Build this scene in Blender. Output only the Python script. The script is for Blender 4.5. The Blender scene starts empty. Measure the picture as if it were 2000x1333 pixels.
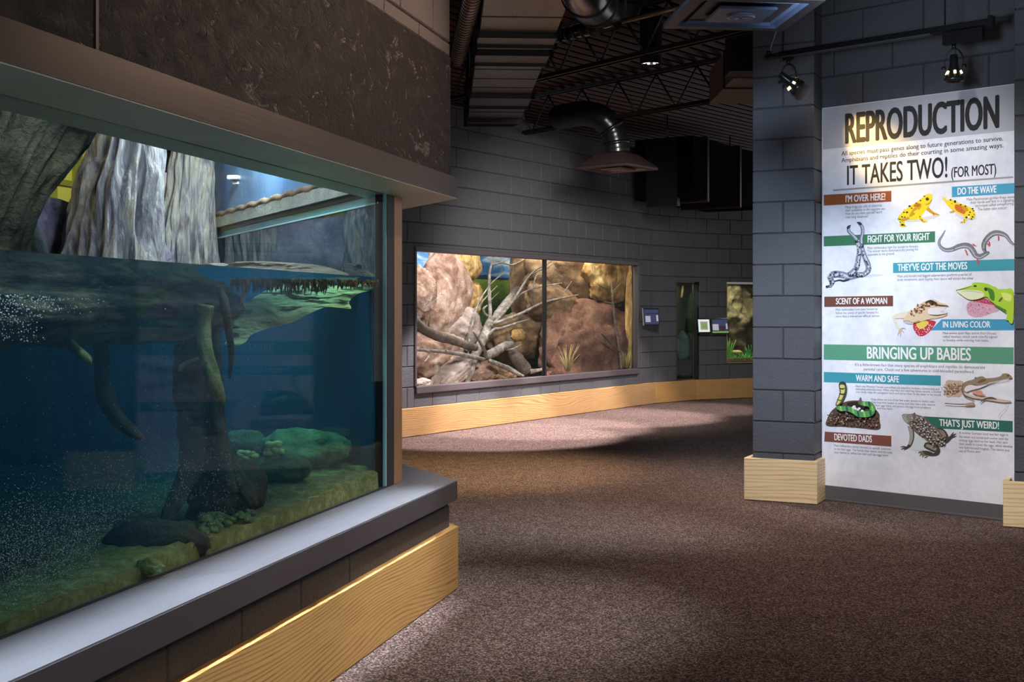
import bpy, bmesh, math, random
from mathutils import Vector, Matrix, noise
from mathutils.geometry import tessellate_polygon

SC = bpy.context.scene
COL = SC.collection
R = random.Random(7)

# ------------------------------------------------------------------ camera, world, exposure
F, YH, H = 2400.0, 608.0, 1.23            # focal length (px of the 2000 px frame), horizon row, eye height
cam = bpy.data.cameras.new('camera'); cam_o = bpy.data.objects.new('camera', cam); COL.objects.link(cam_o)
cam.sensor_width = 36.0; cam.lens = F / 2000 * 36.0
cam_o.location = (0, 0, H); cam_o.rotation_euler = (math.pi / 2, 0, 0)
cam.shift_y = -(666.5 - YH) / 2000
cam.clip_start = 0.05; cam.clip_end = 100
SC.camera = cam_o
SC.view_settings.view_transform = 'Standard'; SC.view_settings.look = 'None'
SC.view_settings.gamma = 1; SC.view_settings.use_curve_mapping = False
SC.view_settings.exposure = 0.0
SC.cycles.transparent_max_bounces = 24
SC.cycles.max_bounces = 8
SC.cycles.use_denoising = True
SC.cycles.sample_clamp_indirect = 4.0
world = bpy.data.worlds.new('hall_ambience'); SC.world = world; world.use_nodes = True
wbg = world.node_tree.nodes['Background']
wbg.inputs[0].default_value = (0.90, 0.89, 0.94, 1); wbg.inputs[1].default_value = 0.62


def srgb(r, g, b):
    f = lambda c: (c / 255 / 12.92) if c <= 10.3 else (((c / 255 + 0.055) / 1.055) ** 2.4)
    return (f(r), f(g), f(b))


def light(name, kind, loc, target, energy, color, size=0.2, angle=60, blend=0.5, size_y=None):
    L = bpy.data.lights.new(name, kind); L.energy = energy; L.color = color
    if kind == 'SPOT':
        L.spot_size = math.radians(angle); L.spot_blend = blend; L.shadow_soft_size = size
    elif kind == 'AREA':
        L.size = size
        if size_y: L.shape = 'RECTANGLE'; L.size_y = size_y
    else:
        L.shadow_soft_size = size
    o = bpy.data.objects.new(name, L); COL.objects.link(o); o.location = loc
    o.rotation_euler = (Vector(target) - Vector(loc)).to_track_quat('-Z', 'Y').to_euler()
    return o


WARM, COOL, NEUT, PINK = (1, .72, .38), (.72, .84, 1.0), (1, .95, .92), (1, .86, .86)
# ceiling spots of the hall, with unseen fill spots added among them
light('spot_wash_a', 'SPOT', (0.30, 11.7, 2.75), (-.20, 12.05, 0), 1050, PINK, .05, 56, .35)
light('spot_wash_b', 'SPOT', (0.72, 12.6, 2.6), (.28, 12.9, 0), 820, PINK, .05, 56, .4)
light('spot_wash_c', 'SPOT', (1.55, 13.9, 2.2), (1.12, 14.2, 0), 640, PINK, .05, 70, .4)
light('spot_wash_d', 'SPOT', (2.45, 15.2, 2.15), (2.10, 15.4, 0), 230, PINK, .05, 66, .5)
light('spot_gold', 'SPOT', (0.2, 8.9, 3.0), (-0.3, 9.5, 0), 520, WARM, .08, 60, .9)
light('spot_mid', 'SPOT', (0.95, 9.0, 3.0), (0.8, 8.4, 0), 340, (1, .82, .66), .1, 90, 1)
light('fill_right', 'SPOT', (1.6, 5.6, 3.2), (1.4, 5.9, 0), 150, (1, .72, .62), .1, 100, 1)  # added fill, widening the light on the dark floor at right
light('spot_cool_a', 'SPOT', (1.0, 6.2, 3.2), (0.15, 6.5, 0), 420, (.9, .95, 1), .08, 55, 1)
light('spot_streak', 'SPOT', (0.55, 4.7, 3.0), (-0.15, 4.95, 0), 330, (.9, .95, 1), .06, 42, .9)
light('spot_board', 'SPOT', (1.3, 3.2, 2.7), (-0.5, 4.2, 0.3), 120, (1, .82, .6), .1, 45, .9)
light('spot_poster', 'SPOT', (0.9, 4.6, 3.1), (2.45, 7.6, 1.05), 470, (.92, .94, 1), .12, 48, .6)
light('fill_pillar', 'SPOT', (0.2, 4.6, 3.0), (1.75, 8.0, 1.6), 560, (.6, .76, 1), .15, 36, .7)  # cool fill added in front of the pillar, no fixture there
light('fill_upper', 'SPOT', (1.2, 5.2, 2.4), (2.5, 7.4, 3.1), 110, COOL, .2, 50, 1)  # added in mid air to lift the wall above the poster
light('spot_stucco', 'SPOT', (1.25, 5.3, 2.9), (-0.50, 4.6, 2.1), 200, (1, .70, .52), .04, 66, 1)
light('spot_wall_wash', 'SPOT', (1.3, 9.4, 2.95), (0.6, 14.0, 1.0), 1250, (1, .94, .88), .3, 60, .9)
light('fill_duct', 'SPOT', (0.4, 6.0, 0.9), (0.1, 8.4, 3.1), 110, (1, .8, .68), .3, 50, 1)  # uplight added low in the hall to brighten the duct's underside

# ------------------------------------------------------------------ geometry helpers


def P(px, py, Y):
    return Vector(((px - 1000) / F * Y, Y, H - (py - YH) / F * Y))


def floor_pt(px, py):
    Y = F * H / (py - YH)
    return Vector(((px - 1000) / F * Y, Y, 0))


class Frame:
    """A wall frame: x along the wall (to the viewer's right), y into the wall, z up."""

    def __init__(s, o, d):
        s.o = Vector((o[0], o[1], 0)); s.d = Vector((d[0], d[1], 0)).normalized()
        s.i = Vector((-s.d.y, s.d.x, 0))
        s.M = Matrix(((s.d.x, s.i.x, 0, s.o.x), (s.d.y, s.i.y, 0, s.o.y), (0, 0, 1, 0), (0, 0, 0, 1)))
        s.Mi = s.M.inverted()

    def u(s, px, depth=0.0):
        o = s.o + s.i * depth; k = (px - 1000) / F
        return (k * o.y - o.x) / (s.d.x - k * s.d.y)

    def z(s, u, py, depth=0.0):
        Y = (s.o + s.i * depth + s.d * u).y
        return H - (py - YH) / F * Y

    def uz(s, px, py, depth=0.0):
        u = s.u(px, depth); return u, s.z(u, py, depth)

    def w(s, u, y, z):
        return s.M @ Vector((u, y, z))

    def pw(s, px, py, depth):
        u, z = s.uz(px, py, depth); return s.w(u, depth, z)


class MB:
    def __init__(s):
        s.v = []; s.f = []; s.m = []; s.smooth = []

    def add(s, vs, fs, mi=0, smooth=False):
        n = len(s.v); s.v += [tuple(v) for v in vs]
        for f in fs:
            s.f.append([n + i for i in f]); s.m.append(mi); s.smooth.append(smooth)
        return s

    def box(s, a, b, mi=0, ch=0.0):
        (x0, y0, z0), (x1, y1, z1) = a, b
        if ch <= 0:
            vs = [(x, y, z) for z in (z0, z1) for y in (y0, y1) for x in (x0, x1)]
            fs = [(0, 2, 3, 1), (4, 5, 7, 6), (0, 1, 5, 4), (2, 6, 7, 3), (0, 4, 6, 2), (1, 3, 7, 5)]
            return s.add(vs, fs, mi)
        bm = bmesh.new()
        m = Matrix.Translation(((x0 + x1) / 2, (y0 + y1) / 2, (z0 + z1) / 2)) @ Matrix.Diagonal((x1 - x0, y1 - y0, z1 - z0, 1))
        bmesh.ops.create_cube(bm, size=1, matrix=m)
        bmesh.ops.bevel(bm, geom=bm.edges[:], offset=ch, segments=1, affect='EDGES')
        bm.verts.index_update()
        s.add([v.co[:] for v in bm.verts], [[v.index for v in f.verts] for f in bm.faces], mi); bm.free()
        return s

    def prism(s, poly, z0, z1, mi=0):
        n = len(poly)
        vs = [(p[0], p[1], z0) for p in poly] + [(p[0], p[1], z1) for p in poly]
        fs = [tuple(range(n))[::-1], tuple(range(n, 2 * n))] + [(i, (i + 1) % n, n + (i + 1) % n, n + i) for i in range(n)]
        return s.add(vs, fs, mi)

    def cyl(s, a, b, r0, r1=None, n=20, mi=0, caps=True, smooth=True):
        r1 = r0 if r1 is None else r1
        a = Vector(a); b = Vector(b); q = (b - a).to_track_quat('Z', 'Y')
        ring = [q @ Vector((math.cos(t * 2 * math.pi / n), math.sin(t * 2 * math.pi / n), 0)) for t in range(n)]
        vs = [a + r * r0 for r in ring] + [b + r * r1 for r in ring]
        s.add(vs, [(i, (i + 1) % n, n + (i + 1) % n, n + i) for i in range(n)], mi, smooth)
        if caps:
            k = len(s.v) - 2 * n
            s.f += [[k + i for i in range(n)][::-1], [k + n + i for i in range(n)]]; s.m += [mi, mi]; s.smooth += [False, False]
        return s

    def lathe(s, a, axis, prof, n=24, mi=0):
        """prof: list of (distance along axis, radius)"""
        a = Vector(a); ax = Vector(axis).normalized(); q = ax.to_track_quat('Z', 'Y')
        vs = []
        for (h, r) in prof:
            for t in range(n):
                vs.append(a + ax * h + q @ Vector((math.cos(t * 2 * math.pi / n) * r, math.sin(t * 2 * math.pi / n) * r, 0)))
        fs = [(j * n + i, j * n + (i + 1) % n, (j + 1) * n + (i + 1) % n, (j + 1) * n + i) for j in range(len(prof) - 1) for i in range(n)]
        return s.add(vs, fs, mi, True)

    def tube(s, pts, rad, n=10, mi=0, disp=None, flat=1.0, caps=True):
        """swept tube along world points; rad number or list; disp(angle, t, p) -> radius factor; flat squashes the vertical axis"""
        pts = [Vector(p) for p in pts]; m = len(pts)
        if not hasattr(rad, '__len__'): rad = [rad] * m
        tan = [(pts[min(i + 1, m - 1)] - pts[max(i - 1, 0)]).normalized() for i in range(m)]
        up = Vector((0, 0, 1)) if abs(tan[0].z) < .9 else Vector((0, 1, 0))
        vs = []
        for i in range(m):
            x = tan[i].cross(up).normalized(); y = x.cross(tan[i]).normalized(); up = y
            for k in range(n):
                a = 2 * math.pi * k / n
                rr = rad[i] * (disp(a, i / (m - 1), pts[i]) if disp else 1)
                vs.append(pts[i] + x * math.cos(a) * rr + y * math.sin(a) * rr * flat)
        fs = [(j * n + i, j * n + (i + 1) % n, (j + 1) * n + (i + 1) % n, (j + 1) * n + i) for j in range(m - 1) for i in range(n)]
        s.add(vs, fs, mi, True)
        if caps:
            k = len(s.v) - m * n
            s.f += [[k + i for i in range(n)][::-1], [k + (m - 1) * n + i for i in range(n)]]; s.m += [mi, mi]; s.smooth += [True, True]
        return s

    def mesh(s, name, mats, inv=None):
        me = bpy.data.meshes.new(name)
        vs = [inv @ Vector(v) for v in s.v] if inv is not None else s.v
        me.from_pydata(vs, [], s.f)
        for m in (mats if isinstance(mats, (list, tuple)) else [mats]): me.materials.append(m)
        me.polygons.foreach_set('material_index', s.m)
        me.polygons.foreach_set('use_smooth', s.smooth)
        bm = bmesh.new(); bm.from_mesh(me); bmesh.ops.recalc_face_normals(bm, faces=bm.faces); bm.to_mesh(me); bm.free()
        me.update()
        return me


WM = {}          # world matrix of every parent


def link(o, parent=None):
    COL.objects.link(o)
    if parent is not None: o.parent = parent
    return o


def tag(o, label=None, cat=None, group=None, kind=None):
    if label: o['label'] = label
    if cat: o['category'] = cat
    if group: o['group'] = group
    if kind: o['kind'] = kind
    return o


def thing(name, label, cat, M=None, group=None):
    o = bpy.data.objects.new(name, None); link(o); o.empty_display_size = .1
    M = Matrix.Identity(4) if M is None else M
    o.matrix_world = M; WM[o.name] = M.copy()
    return tag(o, label, cat, group)


def part(name, mb, mats, parent=None, M=None, space='world', label=None, kind=None):
    """mesh object. space 'world': vertices of mb are world points; 'local': they are in the parent's (or M's) axes."""
    PM = WM[parent.name] if parent is not None else (M if M is not None else Matrix.Identity(4))
    me = mb.mesh(name, mats, PM.inverted() if space == 'world' else None)
    o = bpy.data.objects.new(name, me); link(o, parent)
    if parent is None: o.matrix_world = PM
    WM[o.name] = PM.copy()
    if label: o['label'] = label
    if kind: o['kind'] = kind
    return o


def T(v):
    return Matrix.Translation(Vector(v))


def cr(pts, n=8, closed=False):
    """Catmull-Rom through points (tuples of any length)"""
    pts = [tuple(p) for p in pts]; m = len(pts); out = []
    rng = range(m) if closed else range(m - 1)
    for i in rng:
        if closed: p0, p1, p2, p3 = pts[(i - 1) % m], pts[i], pts[(i + 1) % m], pts[(i + 2) % m]
        else: p0, p1, p2, p3 = pts[max(i - 1, 0)], pts[i], pts[i + 1], pts[min(i + 2, m - 1)]
        for k in range(n):
            t = k / n
            out.append(tuple(.5 * ((2 * b) + (-a + c) * t + (2 * a - 5 * b + 4 * c - d) * t * t + (-a + 3 * b - 3 * c + d) * t ** 3) for a, b, c, d in zip(p0, p1, p2, p3)))
    if not closed: out.append(pts[-1])
    return out


# ------------------------------------------------------------------ materials
class NT:
    def __init__(s, name):
        s.mat = bpy.data.materials.new(name); s.mat.use_nodes = True; s.t = s.mat.node_tree
        s.t.nodes.clear(); s.out = s.t.nodes.new('ShaderNodeOutputMaterial')

    def n(s, typ, ins=None, **props):
        nd = s.t.nodes.new('ShaderNode' + typ)
        for k, v in props.items(): setattr(nd, k, v)
        for k, v in (ins or {}).items():
            if isinstance(v, bpy.types.NodeSocket): s.t.links.new(v, nd.inputs[k])
            else:
                if isinstance(v, tuple) and len(v) == 3 and nd.inputs[k].type == 'RGBA': v = v + (1,)
                nd.inputs[k].default_value = v
        return nd

    def coord(s, kind='Object', scale=(1, 1, 1), loc=(0, 0, 0)):
        c = s.n('TexCoord')
        return s.n('Mapping', {'Vector': c.outputs[kind], 'Scale': scale, 'Location': loc}).outputs[0]

    def noise(s, vec, scale, detail=4, rough=.55, dist=0):
        return s.n('TexNoise', {'Vector': vec, 'Scale': scale, 'Detail': detail, 'Roughness': rough, 'Distortion': dist}).outputs['Fac']

    def ramp(s, fac, stops, interp='LINEAR'):
        r = s.n('ValToRGB', {'Fac': fac}); cr_ = r.color_ramp; cr_.interpolation = interp
        while len(cr_.elements) < len(stops): cr_.elements.new(.5)
        for e, (p, c) in zip(cr_.elements, stops):
            e.position = p; e.color = tuple(c) + (1,) if len(c) == 3 else c
        return r.outputs[0]

    def mix(s, fac, a, b, mode='MIX'):
        m = s.n('MixRGB', {'Fac': fac, 'Color1': a, 'Color2': b}, blend_type=mode); return m.outputs[0]

    def math(s, op, *a):
        return s.n('Math', dict(enumerate(a)), operation=op).outputs[0]

    def bump(s, h, strength=.3, dist=.01, normal=None):
        d = {'Height': h, 'Strength': strength, 'Distance': dist}
        if normal is not None: d['Normal'] = normal
        return s.n('Bump', d).outputs[0]

    def pbr(s, base, rough=.5, metal=0.0, normal=None, spec=.5, extra=None):
        d = {'Base Color': base, 'Roughness': rough, 'Metallic': metal, 'Specular IOR Level': spec}
        if normal is not None: d['Normal'] = normal
        d.update(extra or {})
        p = s.n('BsdfPrincipled', d); s.t.links.new(p.outputs[0], s.out.inputs[0]); return s.mat


def plain(name, c, rough=.5, metal=0, spec=.5, grain=0.0):
    n = NT(name)
    if grain:
        v = n.coord(); k = n.noise(v, 3, 5)
        c = n.mix(k, tuple(x * (1 - grain) for x in c), tuple(min(1, x * (1 + grain)) for x in c))
    return n.pbr(c, rough, metal, spec=spec)


def glow(name, c, s):
    n = NT(name); e = n.n('Emission', {'Color': c, 'Strength': s}); n.t.links.new(e.outputs[0], n.out.inputs[0]); return n.mat


def make_block_paint(name, c):
    n = NT(name); v = n.coord('Object')
    f = n.noise(v, 190, 3, .7); g = n.noise(v, 55, 4, .6); big = n.noise(v, 2.2, 3)
    base = n.mix(big, tuple(x * .8 for x in c), tuple(x * 1.2 for x in c))
    h = n.math('ADD', n.math('MULTIPLY', f, .6), n.math('MULTIPLY', g, .8))
    return n.pbr(base, .52, 0, n.bump(h, 1.0, .008), .5)


def make_wood(name, light_c, dark_c, lines=230, wob=46, off=0.0, sx=.55, sz=2.2):
    n = NT(name); v = n.coord('Object', (sx, 1.5, sz), (off, off * .3, off * .7))
    f = n.noise(v, 1.0, 1.0, .4, .15)
    z = n.n('SeparateXYZ', {0: n.coord('Object')}).outputs[2]
    f2 = n.noise(n.coord('Object', (.9, 1.5, 14), (off, 0, 0)), 1.0, 2, .5)
    ph = n.math('ADD', n.math('ADD', n.math('MULTIPLY', z, lines), n.math('MULTIPLY', f, wob * 1.5)), n.math('MULTIPLY', f2, 15))
    s1 = n.math('MULTIPLY_ADD', n.math('SINE', ph), .5, .5)
    v2 = n.coord('Object', (1.2, 10, 60)); g = n.noise(v2, 3, 3)
    soft = n.noise(n.coord('Object', (1.5, 4, 12)), 2.0, 3)
    mid = tuple(.55 * a + .45 * b for a, b in zip(light_c, dark_c))
    ring = n.ramp(s1, [(0, light_c), (.42, light_c), (.78, mid), (1, dark_c)])
    ring = n.mix(n.ramp(soft, [(.35, (0, 0, 0)), (.7, (.65,) * 3)]), ring, light_c)
    tint = n.ramp(n.noise(v, .8, 2), [(.3, (.88, .84, .78)), (.7, (1.08, 1.04, 1.0))])
    c = n.mix(1.0, ring, tint, 'MULTIPLY')
    c = n.mix(1.0, c, n.ramp(g, [(.25, (.88, .86, .82)), (.65, (1.05, 1.04, 1.02))]), 'MULTIPLY')
    return n.pbr(c, .42, 0, n.bump(g, .08, .002), .4)


def make_carpet():
    n = NT('carpet'); v = n.coord('Object')
    vo = n.n('TexVoronoi', {'Vector': v, 'Scale': 170.0})
    hue = n.n('SeparateColor', {0: vo.outputs['Color']}).outputs[0]
    c = n.ramp(hue, [(0, srgb(66, 53, 50)), (.25, srgb(100, 80, 74)), (.45, srgb(124, 104, 97)), (.62, srgb(80, 64, 63)), (.8, srgb(150, 136, 131)), (1, srgb(100, 74, 58))], 'CONSTANT')
    big = n.noise(v, 7, 5, .65)
    c = n.mix(1.0, c, n.ramp(big, [(.3, (.82, .80, .8)), (.7, (1.12, 1.1, 1.08))]), 'MULTIPLY')
    f = n.noise(v, 420, 2, .6)
    return n.pbr(c, .95, 0, n.bump(n.math('ADD', vo.outputs['Distance'], f), .8, .006), .1)


def make_stucco():
    n = NT('dark_stucco'); v = n.coord('Object', (1, 1, 1.6))
    a = n.noise(v, 9, 8, .68, 1.6); b = n.noise(v, 60, 4, .6, .5); d = n.noise(v, 1.3, 3)
    ridge = n.ramp(a, [(.40, (0, 0, 0)), (.52, (1, 1, 1)), (.66, (.35,) * 3)])
    h = n.math('ADD', n.math('MULTIPLY', ridge, .8), n.math('MULTIPLY', b, .5))
    c = n.mix(d, srgb(48, 39, 36), srgb(66, 56, 52))
    return n.pbr(c, .38, 0, n.bump(h, .95, .035), .6)


def make_rock(name, stops, scale=3.0, bscale=14, bs=.6, rough=.75, stretch=(1, 1, 1)):
    n = NT(name); v = n.coord('Object', stretch)
    a = n.noise(v, scale, 7, .62, .8); b = n.noise(v, bscale, 6, .7, .6); c2 = n.noise(v, scale * 5, 5, .6)
    f = n.math('ADD', n.math('MULTIPLY', a, .75), n.math('MULTIPLY', c2, .25))
    c = n.ramp(f, stops)
    return n.pbr(c, rough, 0, n.bump(b, bs, .03), .35)


def make_steel(name, c, rough=.32, stretch=(2, 60, 60)):
    n = NT(name); v = n.coord('Object', stretch); g = n.noise(v, 2, 4); k = n.noise(n.coord(), 2.5, 4, .6)
    base = n.mix(k, tuple(x * .75 for x in c), tuple(x * 1.2 for x in c))
    r = n.math('MULTIPLY_ADD', g, .18, rough - .09)
    return n.pbr(base, r, .55, n.bump(g, .04, .002), .5)


def make_glass(name, tint=(1, 1, 1), ior=1.45, refl=(.16, .16, .16)):
    n = NT(name)
    bf = n.n('NewGeometry').outputs['Backfacing']
    fr = n.n('Fresnel', {'IOR': n.math('MULTIPLY_ADD', bf, 1 / ior - ior, ior)}); tr = n.n('BsdfTransparent', {'Color': tint}); gl = n.n('BsdfGlossy', {'Color': refl, 'Roughness': .0})
    m = n.n('MixShader', {0: fr.outputs[0], 1: tr.outputs[0], 2: gl.outputs[0]})
    n.t.links.new(m.outputs[0], n.out.inputs[0]); return n.mat


def make_water():
    n = NT('tank_water')
    geo = n.n('NewGeometry')
    fr = n.n('Fresnel', {'IOR': 1.33}); tr = n.n('BsdfTransparent', {'Color': (1, 1, 1)}); gl = n.n('BsdfGlossy', {'Color': (.8, .9, .9), 'Roughness': .02})
    v = n.coord(); rip = n.bump(n.noise(v, 9, 3), .08, .02)
    n.t.links.new(rip, gl.inputs['Normal']); n.t.links.new(rip, fr.inputs['Normal'])
    nz = n.n('SeparateXYZ', {0: geo.outputs['True Normal']}).outputs[2]
    top = n.math('GREATER_THAN', n.math('ABSOLUTE', nz), .5)
    fac = n.math('MULTIPLY', fr.outputs[0], top)
    m = n.n('MixShader', {0: fac, 1: tr.outputs[0], 2: gl.outputs[0]})
    n.t.links.new(m.outputs[0], n.out.inputs[0])
    ab = n.n('VolumeAbsorption', {'Color': (.0, .55, .70), 'Density': 1.5})
    sc = n.n('VolumeScatter', {'Color': (.22, .60, 1.0), 'Density': .22})
    ad = n.n('AddShader', {0: ab.outputs[0], 1: sc.outputs[0]})
    n.t.links.new(ad.outputs[0], n.out.inputs['Volume'])
    return n.mat


BLOCK = make_block_paint('charcoal_block_paint', srgb(76, 78, 84))
BLOCKB = make_block_paint('brown_block_paint', srgb(66, 58, 56))
MORTAR = plain('charcoal_mortar', srgb(46, 46, 50), .8)
STUCCO = make_stucco()
CARPET = make_carpet()
PINE = make_wood('pine_board', srgb(178, 148, 104), srgb(146, 104, 62), 300, 62, .0)
PINE2 = make_wood('pine_board_front', srgb(184, 146, 90), srgb(140, 98, 52), 430, 92, 3.3, .55, 2.4)
PALE = make_wood('pale_pine', srgb(232, 214, 176), srgb(206, 172, 118), 260, 34, 7.1)
STEEL = make_steel('dark_steel', srgb(64, 56, 53), .40)
SILLM = make_steel('sill_steel', srgb(124, 124, 130), .34)
POSTM = plain('orange_lit_post', srgb(176, 130, 88), .35, .6, grain=.12)  # steel post; the orange light on it is put into the colour
BLACK = plain('black_rubber', srgb(20, 20, 24), .5)
BLACKM = plain('black_metal', srgb(24, 25, 28), .32, .3)
DUCTM = make_steel('painted_duct', srgb(74, 64, 60), .30)
DUCTB = plain('black_duct', srgb(12, 12, 13), .5, 0, .25)
DUCTF = plain('black_flange', srgb(12, 12, 15), .35, 0, .4)
DECK = plain('deck_black', srgb(9, 8, 8), 1, spec=0)
DECKR = plain('deck_rib_rust', srgb(74, 40, 30), .6)
FRAMEM = plain('window_frame_paint', srgb(72, 66, 70), .45, grain=.1)
GLASS = make_glass('clear_glass', (.97, .99, 1.0))
GLASSD = make_glass('exhibit_glass', (.98, 1, .99), 1.3)
WATER = make_water()

# ------------------------------------------------------------------ the room: frames of the walls
BACK = Frame(floor_pt(783, 857), (2600 - 1000, F))                 # back wall (face of its baseboard)
c1 = BACK.w(BACK.u(1281), 0, 0)
c2 = floor_pt(1360, 782)
FAR1 = Frame(c1, (c2 - c1)[:2])                                     # short wall after the bend
c3 = floor_pt(1469, 777.5)
FAR2 = Frame(c2, (c3 - c2)[:2])                                     # far wall with the small tanks
AQ = Frame(floor_pt(895, 1150), (628, F))                           # front of the aquarium (face of its baseboard)
POST = Frame(floor_pt(1616, 977), (2500, -F))                       # wall with the poster
PIL = Frame(floor_pt(1453, 977), (4800, -F))                        # front of the pillar's baseboard
PIL2 = Frame(floor_pt(1959, 1030), (4800, -F))                      # front of the second pillar's baseboard
CEIL = 3.62
BW, BH, J = .4064, .2032, .007

# floor
fm = MB(); fm.box((-9, -1.5, -.08), (9, 22, 0))
tag(part('floor', fm, CARPET), kind='structure')

_blk = {}


def block_mesh(w, h, d=.05, mat=None):
    mat = mat or BLOCK; key = (round(w, 3), round(h, 3), mat.name)
    if key not in _blk:
        b = MB(); c = .005
        w2, h2 = w / 2, h / 2
        vs = [(-w2, 0, -h2), (w2, 0, -h2), (w2, 0, h2), (-w2, 0, h2), (-w2, d, -h2), (w2, d, -h2), (w2, d, h2), (-w2, d, h2)]
        vs = [(x, c if k < 4 else y, z) for k, (x, y, z) in enumerate(vs)]
        vs += [(-w2 + c, 0, -h2 + c), (w2 - c, 0, -h2 + c), (w2 - c, 0, h2 - c), (-w2 + c, 0, h2 - c)]
        fs = [(8, 9, 10, 11), (0, 1, 9, 8), (1, 2, 10, 9), (2, 3, 11, 10), (3, 0, 8, 11), (0, 4, 5, 1), (1, 5, 6, 2), (2, 6, 7, 3), (3, 7, 4, 0)]
        b.add(vs, fs); _blk[key] = b.mesh('block', mat)
    return _blk[key]


def sub_rect(r, h):
    """rectangle r minus hole h -> rectangles"""
    x0, x1, z0, z1 = r; a0, a1, b0, b1 = h
    if x1 <= a0 or x0 >= a1 or z1 <= b0 or z0 >= b1: return [r]
    out = []
    if x0 < a0: out.append((x0, a0, z0, z1))
    if x1 > a1: out.append((a1, x1, z0, z1))
    m0, m1 = max(x0, a0), min(x1, a1)
    if z0 < b0: out.append((m0, m1, z0, b0))
    if z1 > b1: out.append((m0, m1, b1, z1))
    return out


def block_wall(name, fr, u0, u1, z0, z1, y, holes=(), shift=0.0, zref=.0, thick=.19, plain_bands=()):
    """wall backing (mortar) + every concrete block a child. y: depth of the block faces behind the frame plane."""
    mb = MB(); rects = [(u0, u1, z0, z1)]
    for h in holes: rects = [q for r in rects for q in sub_rect(r, h)]
    for (a, b, c, d) in rects: mb.box((a, y + .008, c), (b, y + thick, d))
    wall = tag(part(name, mb, MORTAR, M=fr.M, space='local'), kind='structure')
    k0 = int(math.floor((z0 - zref) / BH)); k1 = int(math.ceil((z1 - zref) / BH))
    n = 0
    for k in range(k0, k1):
        off = shift + (BW / 2 if k % 2 else 0)
        i0 = int(math.floor((u0 - off) / BW)); i1 = int(math.ceil((u1 - off) / BW))
        for i in range(i0, i1):
            r = (max(u0, off + i * BW + J / 2), min(u1, off + (i + 1) * BW - J / 2), max(z0, zref + k * BH + J / 2), min(z1, zref + (k + 1) * BH - J / 2))
            if r[1] - r[0] < .02 or r[3] - r[2] < .02: continue
            rr = [r]
            for h in holes: rr = [q for s_ in rr for q in sub_rect(s_, h)]
            for (a, b, c, d) in rr:
                if b - a < .025 or d - c < .02: continue
                o = bpy.data.objects.new('block', block_mesh(b - a, d - c)); link(o, wall)
                o.location = ((a + b) / 2, y + R.uniform(-.0012, .0012), (c + d) / 2); n += 1
    return wall


# back wall with the long exhibit window
WY = .035                                             # block face behind baseboard face
wu0, wz1 = BACK.uz(812, 487, WY); wu1, wz0 = BACK.uz(1244, 722, WY)
_, wz0b = BACK.uz(812, 753, WY); _, wz1b = BACK.uz(1244, 521, WY)
wz0 = (wz0 + wz0b) / 2; wz1 = (wz1 + wz1b) / 2
bu1 = BACK.u(1281)
lz = BACK.z(BACK.u(900), 250, WY)
block_wall('wall_back', BACK, -1.7, bu1 + .01, 0, 3.35, WY, [(wu0 - .02, wu1 + .02, wz0 - .02, wz1 + .02)], BACK.u(914.5, WY) % BW, (BACK.z(BACK.u(880), 362.6, WY)) % BH, .07)
f1 = (c2 - c1).length
tu0, tz1 = FAR1.uz(1321, 550, WY); tz0 = FAR1.z(tu0, 744, WY)
zr = (BACK.z(BACK.u(880), 362.6, WY)) % BH
block_wall('wall_far_corner', FAR1, -.02, f1 + .02, 0, 3.35, WY, [(tu0, f1 + .03, tz0, tz1)], .13, zr)
pu0, pz1 = FAR2.uz(1419, 551, WY); pz0 = FAR2.z(pu0, 710, WY)
pu1 = pu0 + .75
block_wall('wall_far', FAR2, -.02, 2.4, 0, 3.35, WY, [(pu0, pu1, pz0, pz1), (-.03, FAR2.u(1366, WY), tz0, tz1)], .0, zr)

# wall with the poster: blocks above, smooth panel ground below the poster is the same wall
pos_u0 = POST.u(1607); pos_u1 = POST.u(1983)
zp = POST.z(POST.u(1983), 165)
block_wall('wall_right', POST, -.35, 3.2, 0, CEIL, .0, [(pos_u0, pos_u1, 0.02, zp - .01)], POST.u(1684) % BW, zp % BH)

# the two pillars: each face its own blocks
pw_ = PIL.u(1590, .035) - PIL.u(1470, .035)
px0 = PIL.u(1470, .035)


def pillar(name, fr, x0, w, depth, zref, label):
    core = MB(); core.box((x0 + .008, .043, .0), (x0 + w - .008, .035 + depth, CEIL))
    pl = tag(part(name, core, MORTAR, M=fr.M, space='local'), label, 'pillar', kind='structure')
    k0, k1 = int(-zref / BH) - 1, int((CEIL - zref) / BH) + 1
    for k in range(k0, k1):
        z0, z1 = max(0, zref + k * BH + J / 2), min(CEIL, zref + (k + 1) * BH - J / 2)
        if z1 - z0 < .02: continue
        spans = [(0, w)] if k % 2 else [(0, w / 2 - J / 2), (w / 2 + J / 2, w)]
        for a, b in spans:
            o = bpy.data.objects.new('block', block_mesh(b - a, z1 - z0)); link(o, pl)
            o.location = (x0 + (a + b) / 2, .035 + R.uniform(-.001, .001), (z0 + z1) / 2)
        for sgn, xx in ((1, x0 + w), (-1, x0)):
            o = bpy.data.objects.new('block', block_mesh(depth - .012, z1 - z0)); link(o, pl)
            o.location = (xx, .035 + depth / 2 + .004, (z0 + z1) / 2); o.rotation_euler = (0, 0, sgn * math.pi / 2)
    return pl


pzr = PIL.z(PIL.u(1530, .035), 702, .035) % BH
pillar('pillar', PIL, px0, pw_, .24, pzr + (BH if int(PIL.z(PIL.u(1530, .035), 702, .035) / BH) % 2 else 0), 'charcoal concrete block pillar between the carpeted passage and the poster')
pillar('pillar', PIL2, PIL2.u(1981, .035), pw_, .24, pzr + BH, 'charcoal concrete block pillar cut off by the edge beside the poster')

# baseboards


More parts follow.
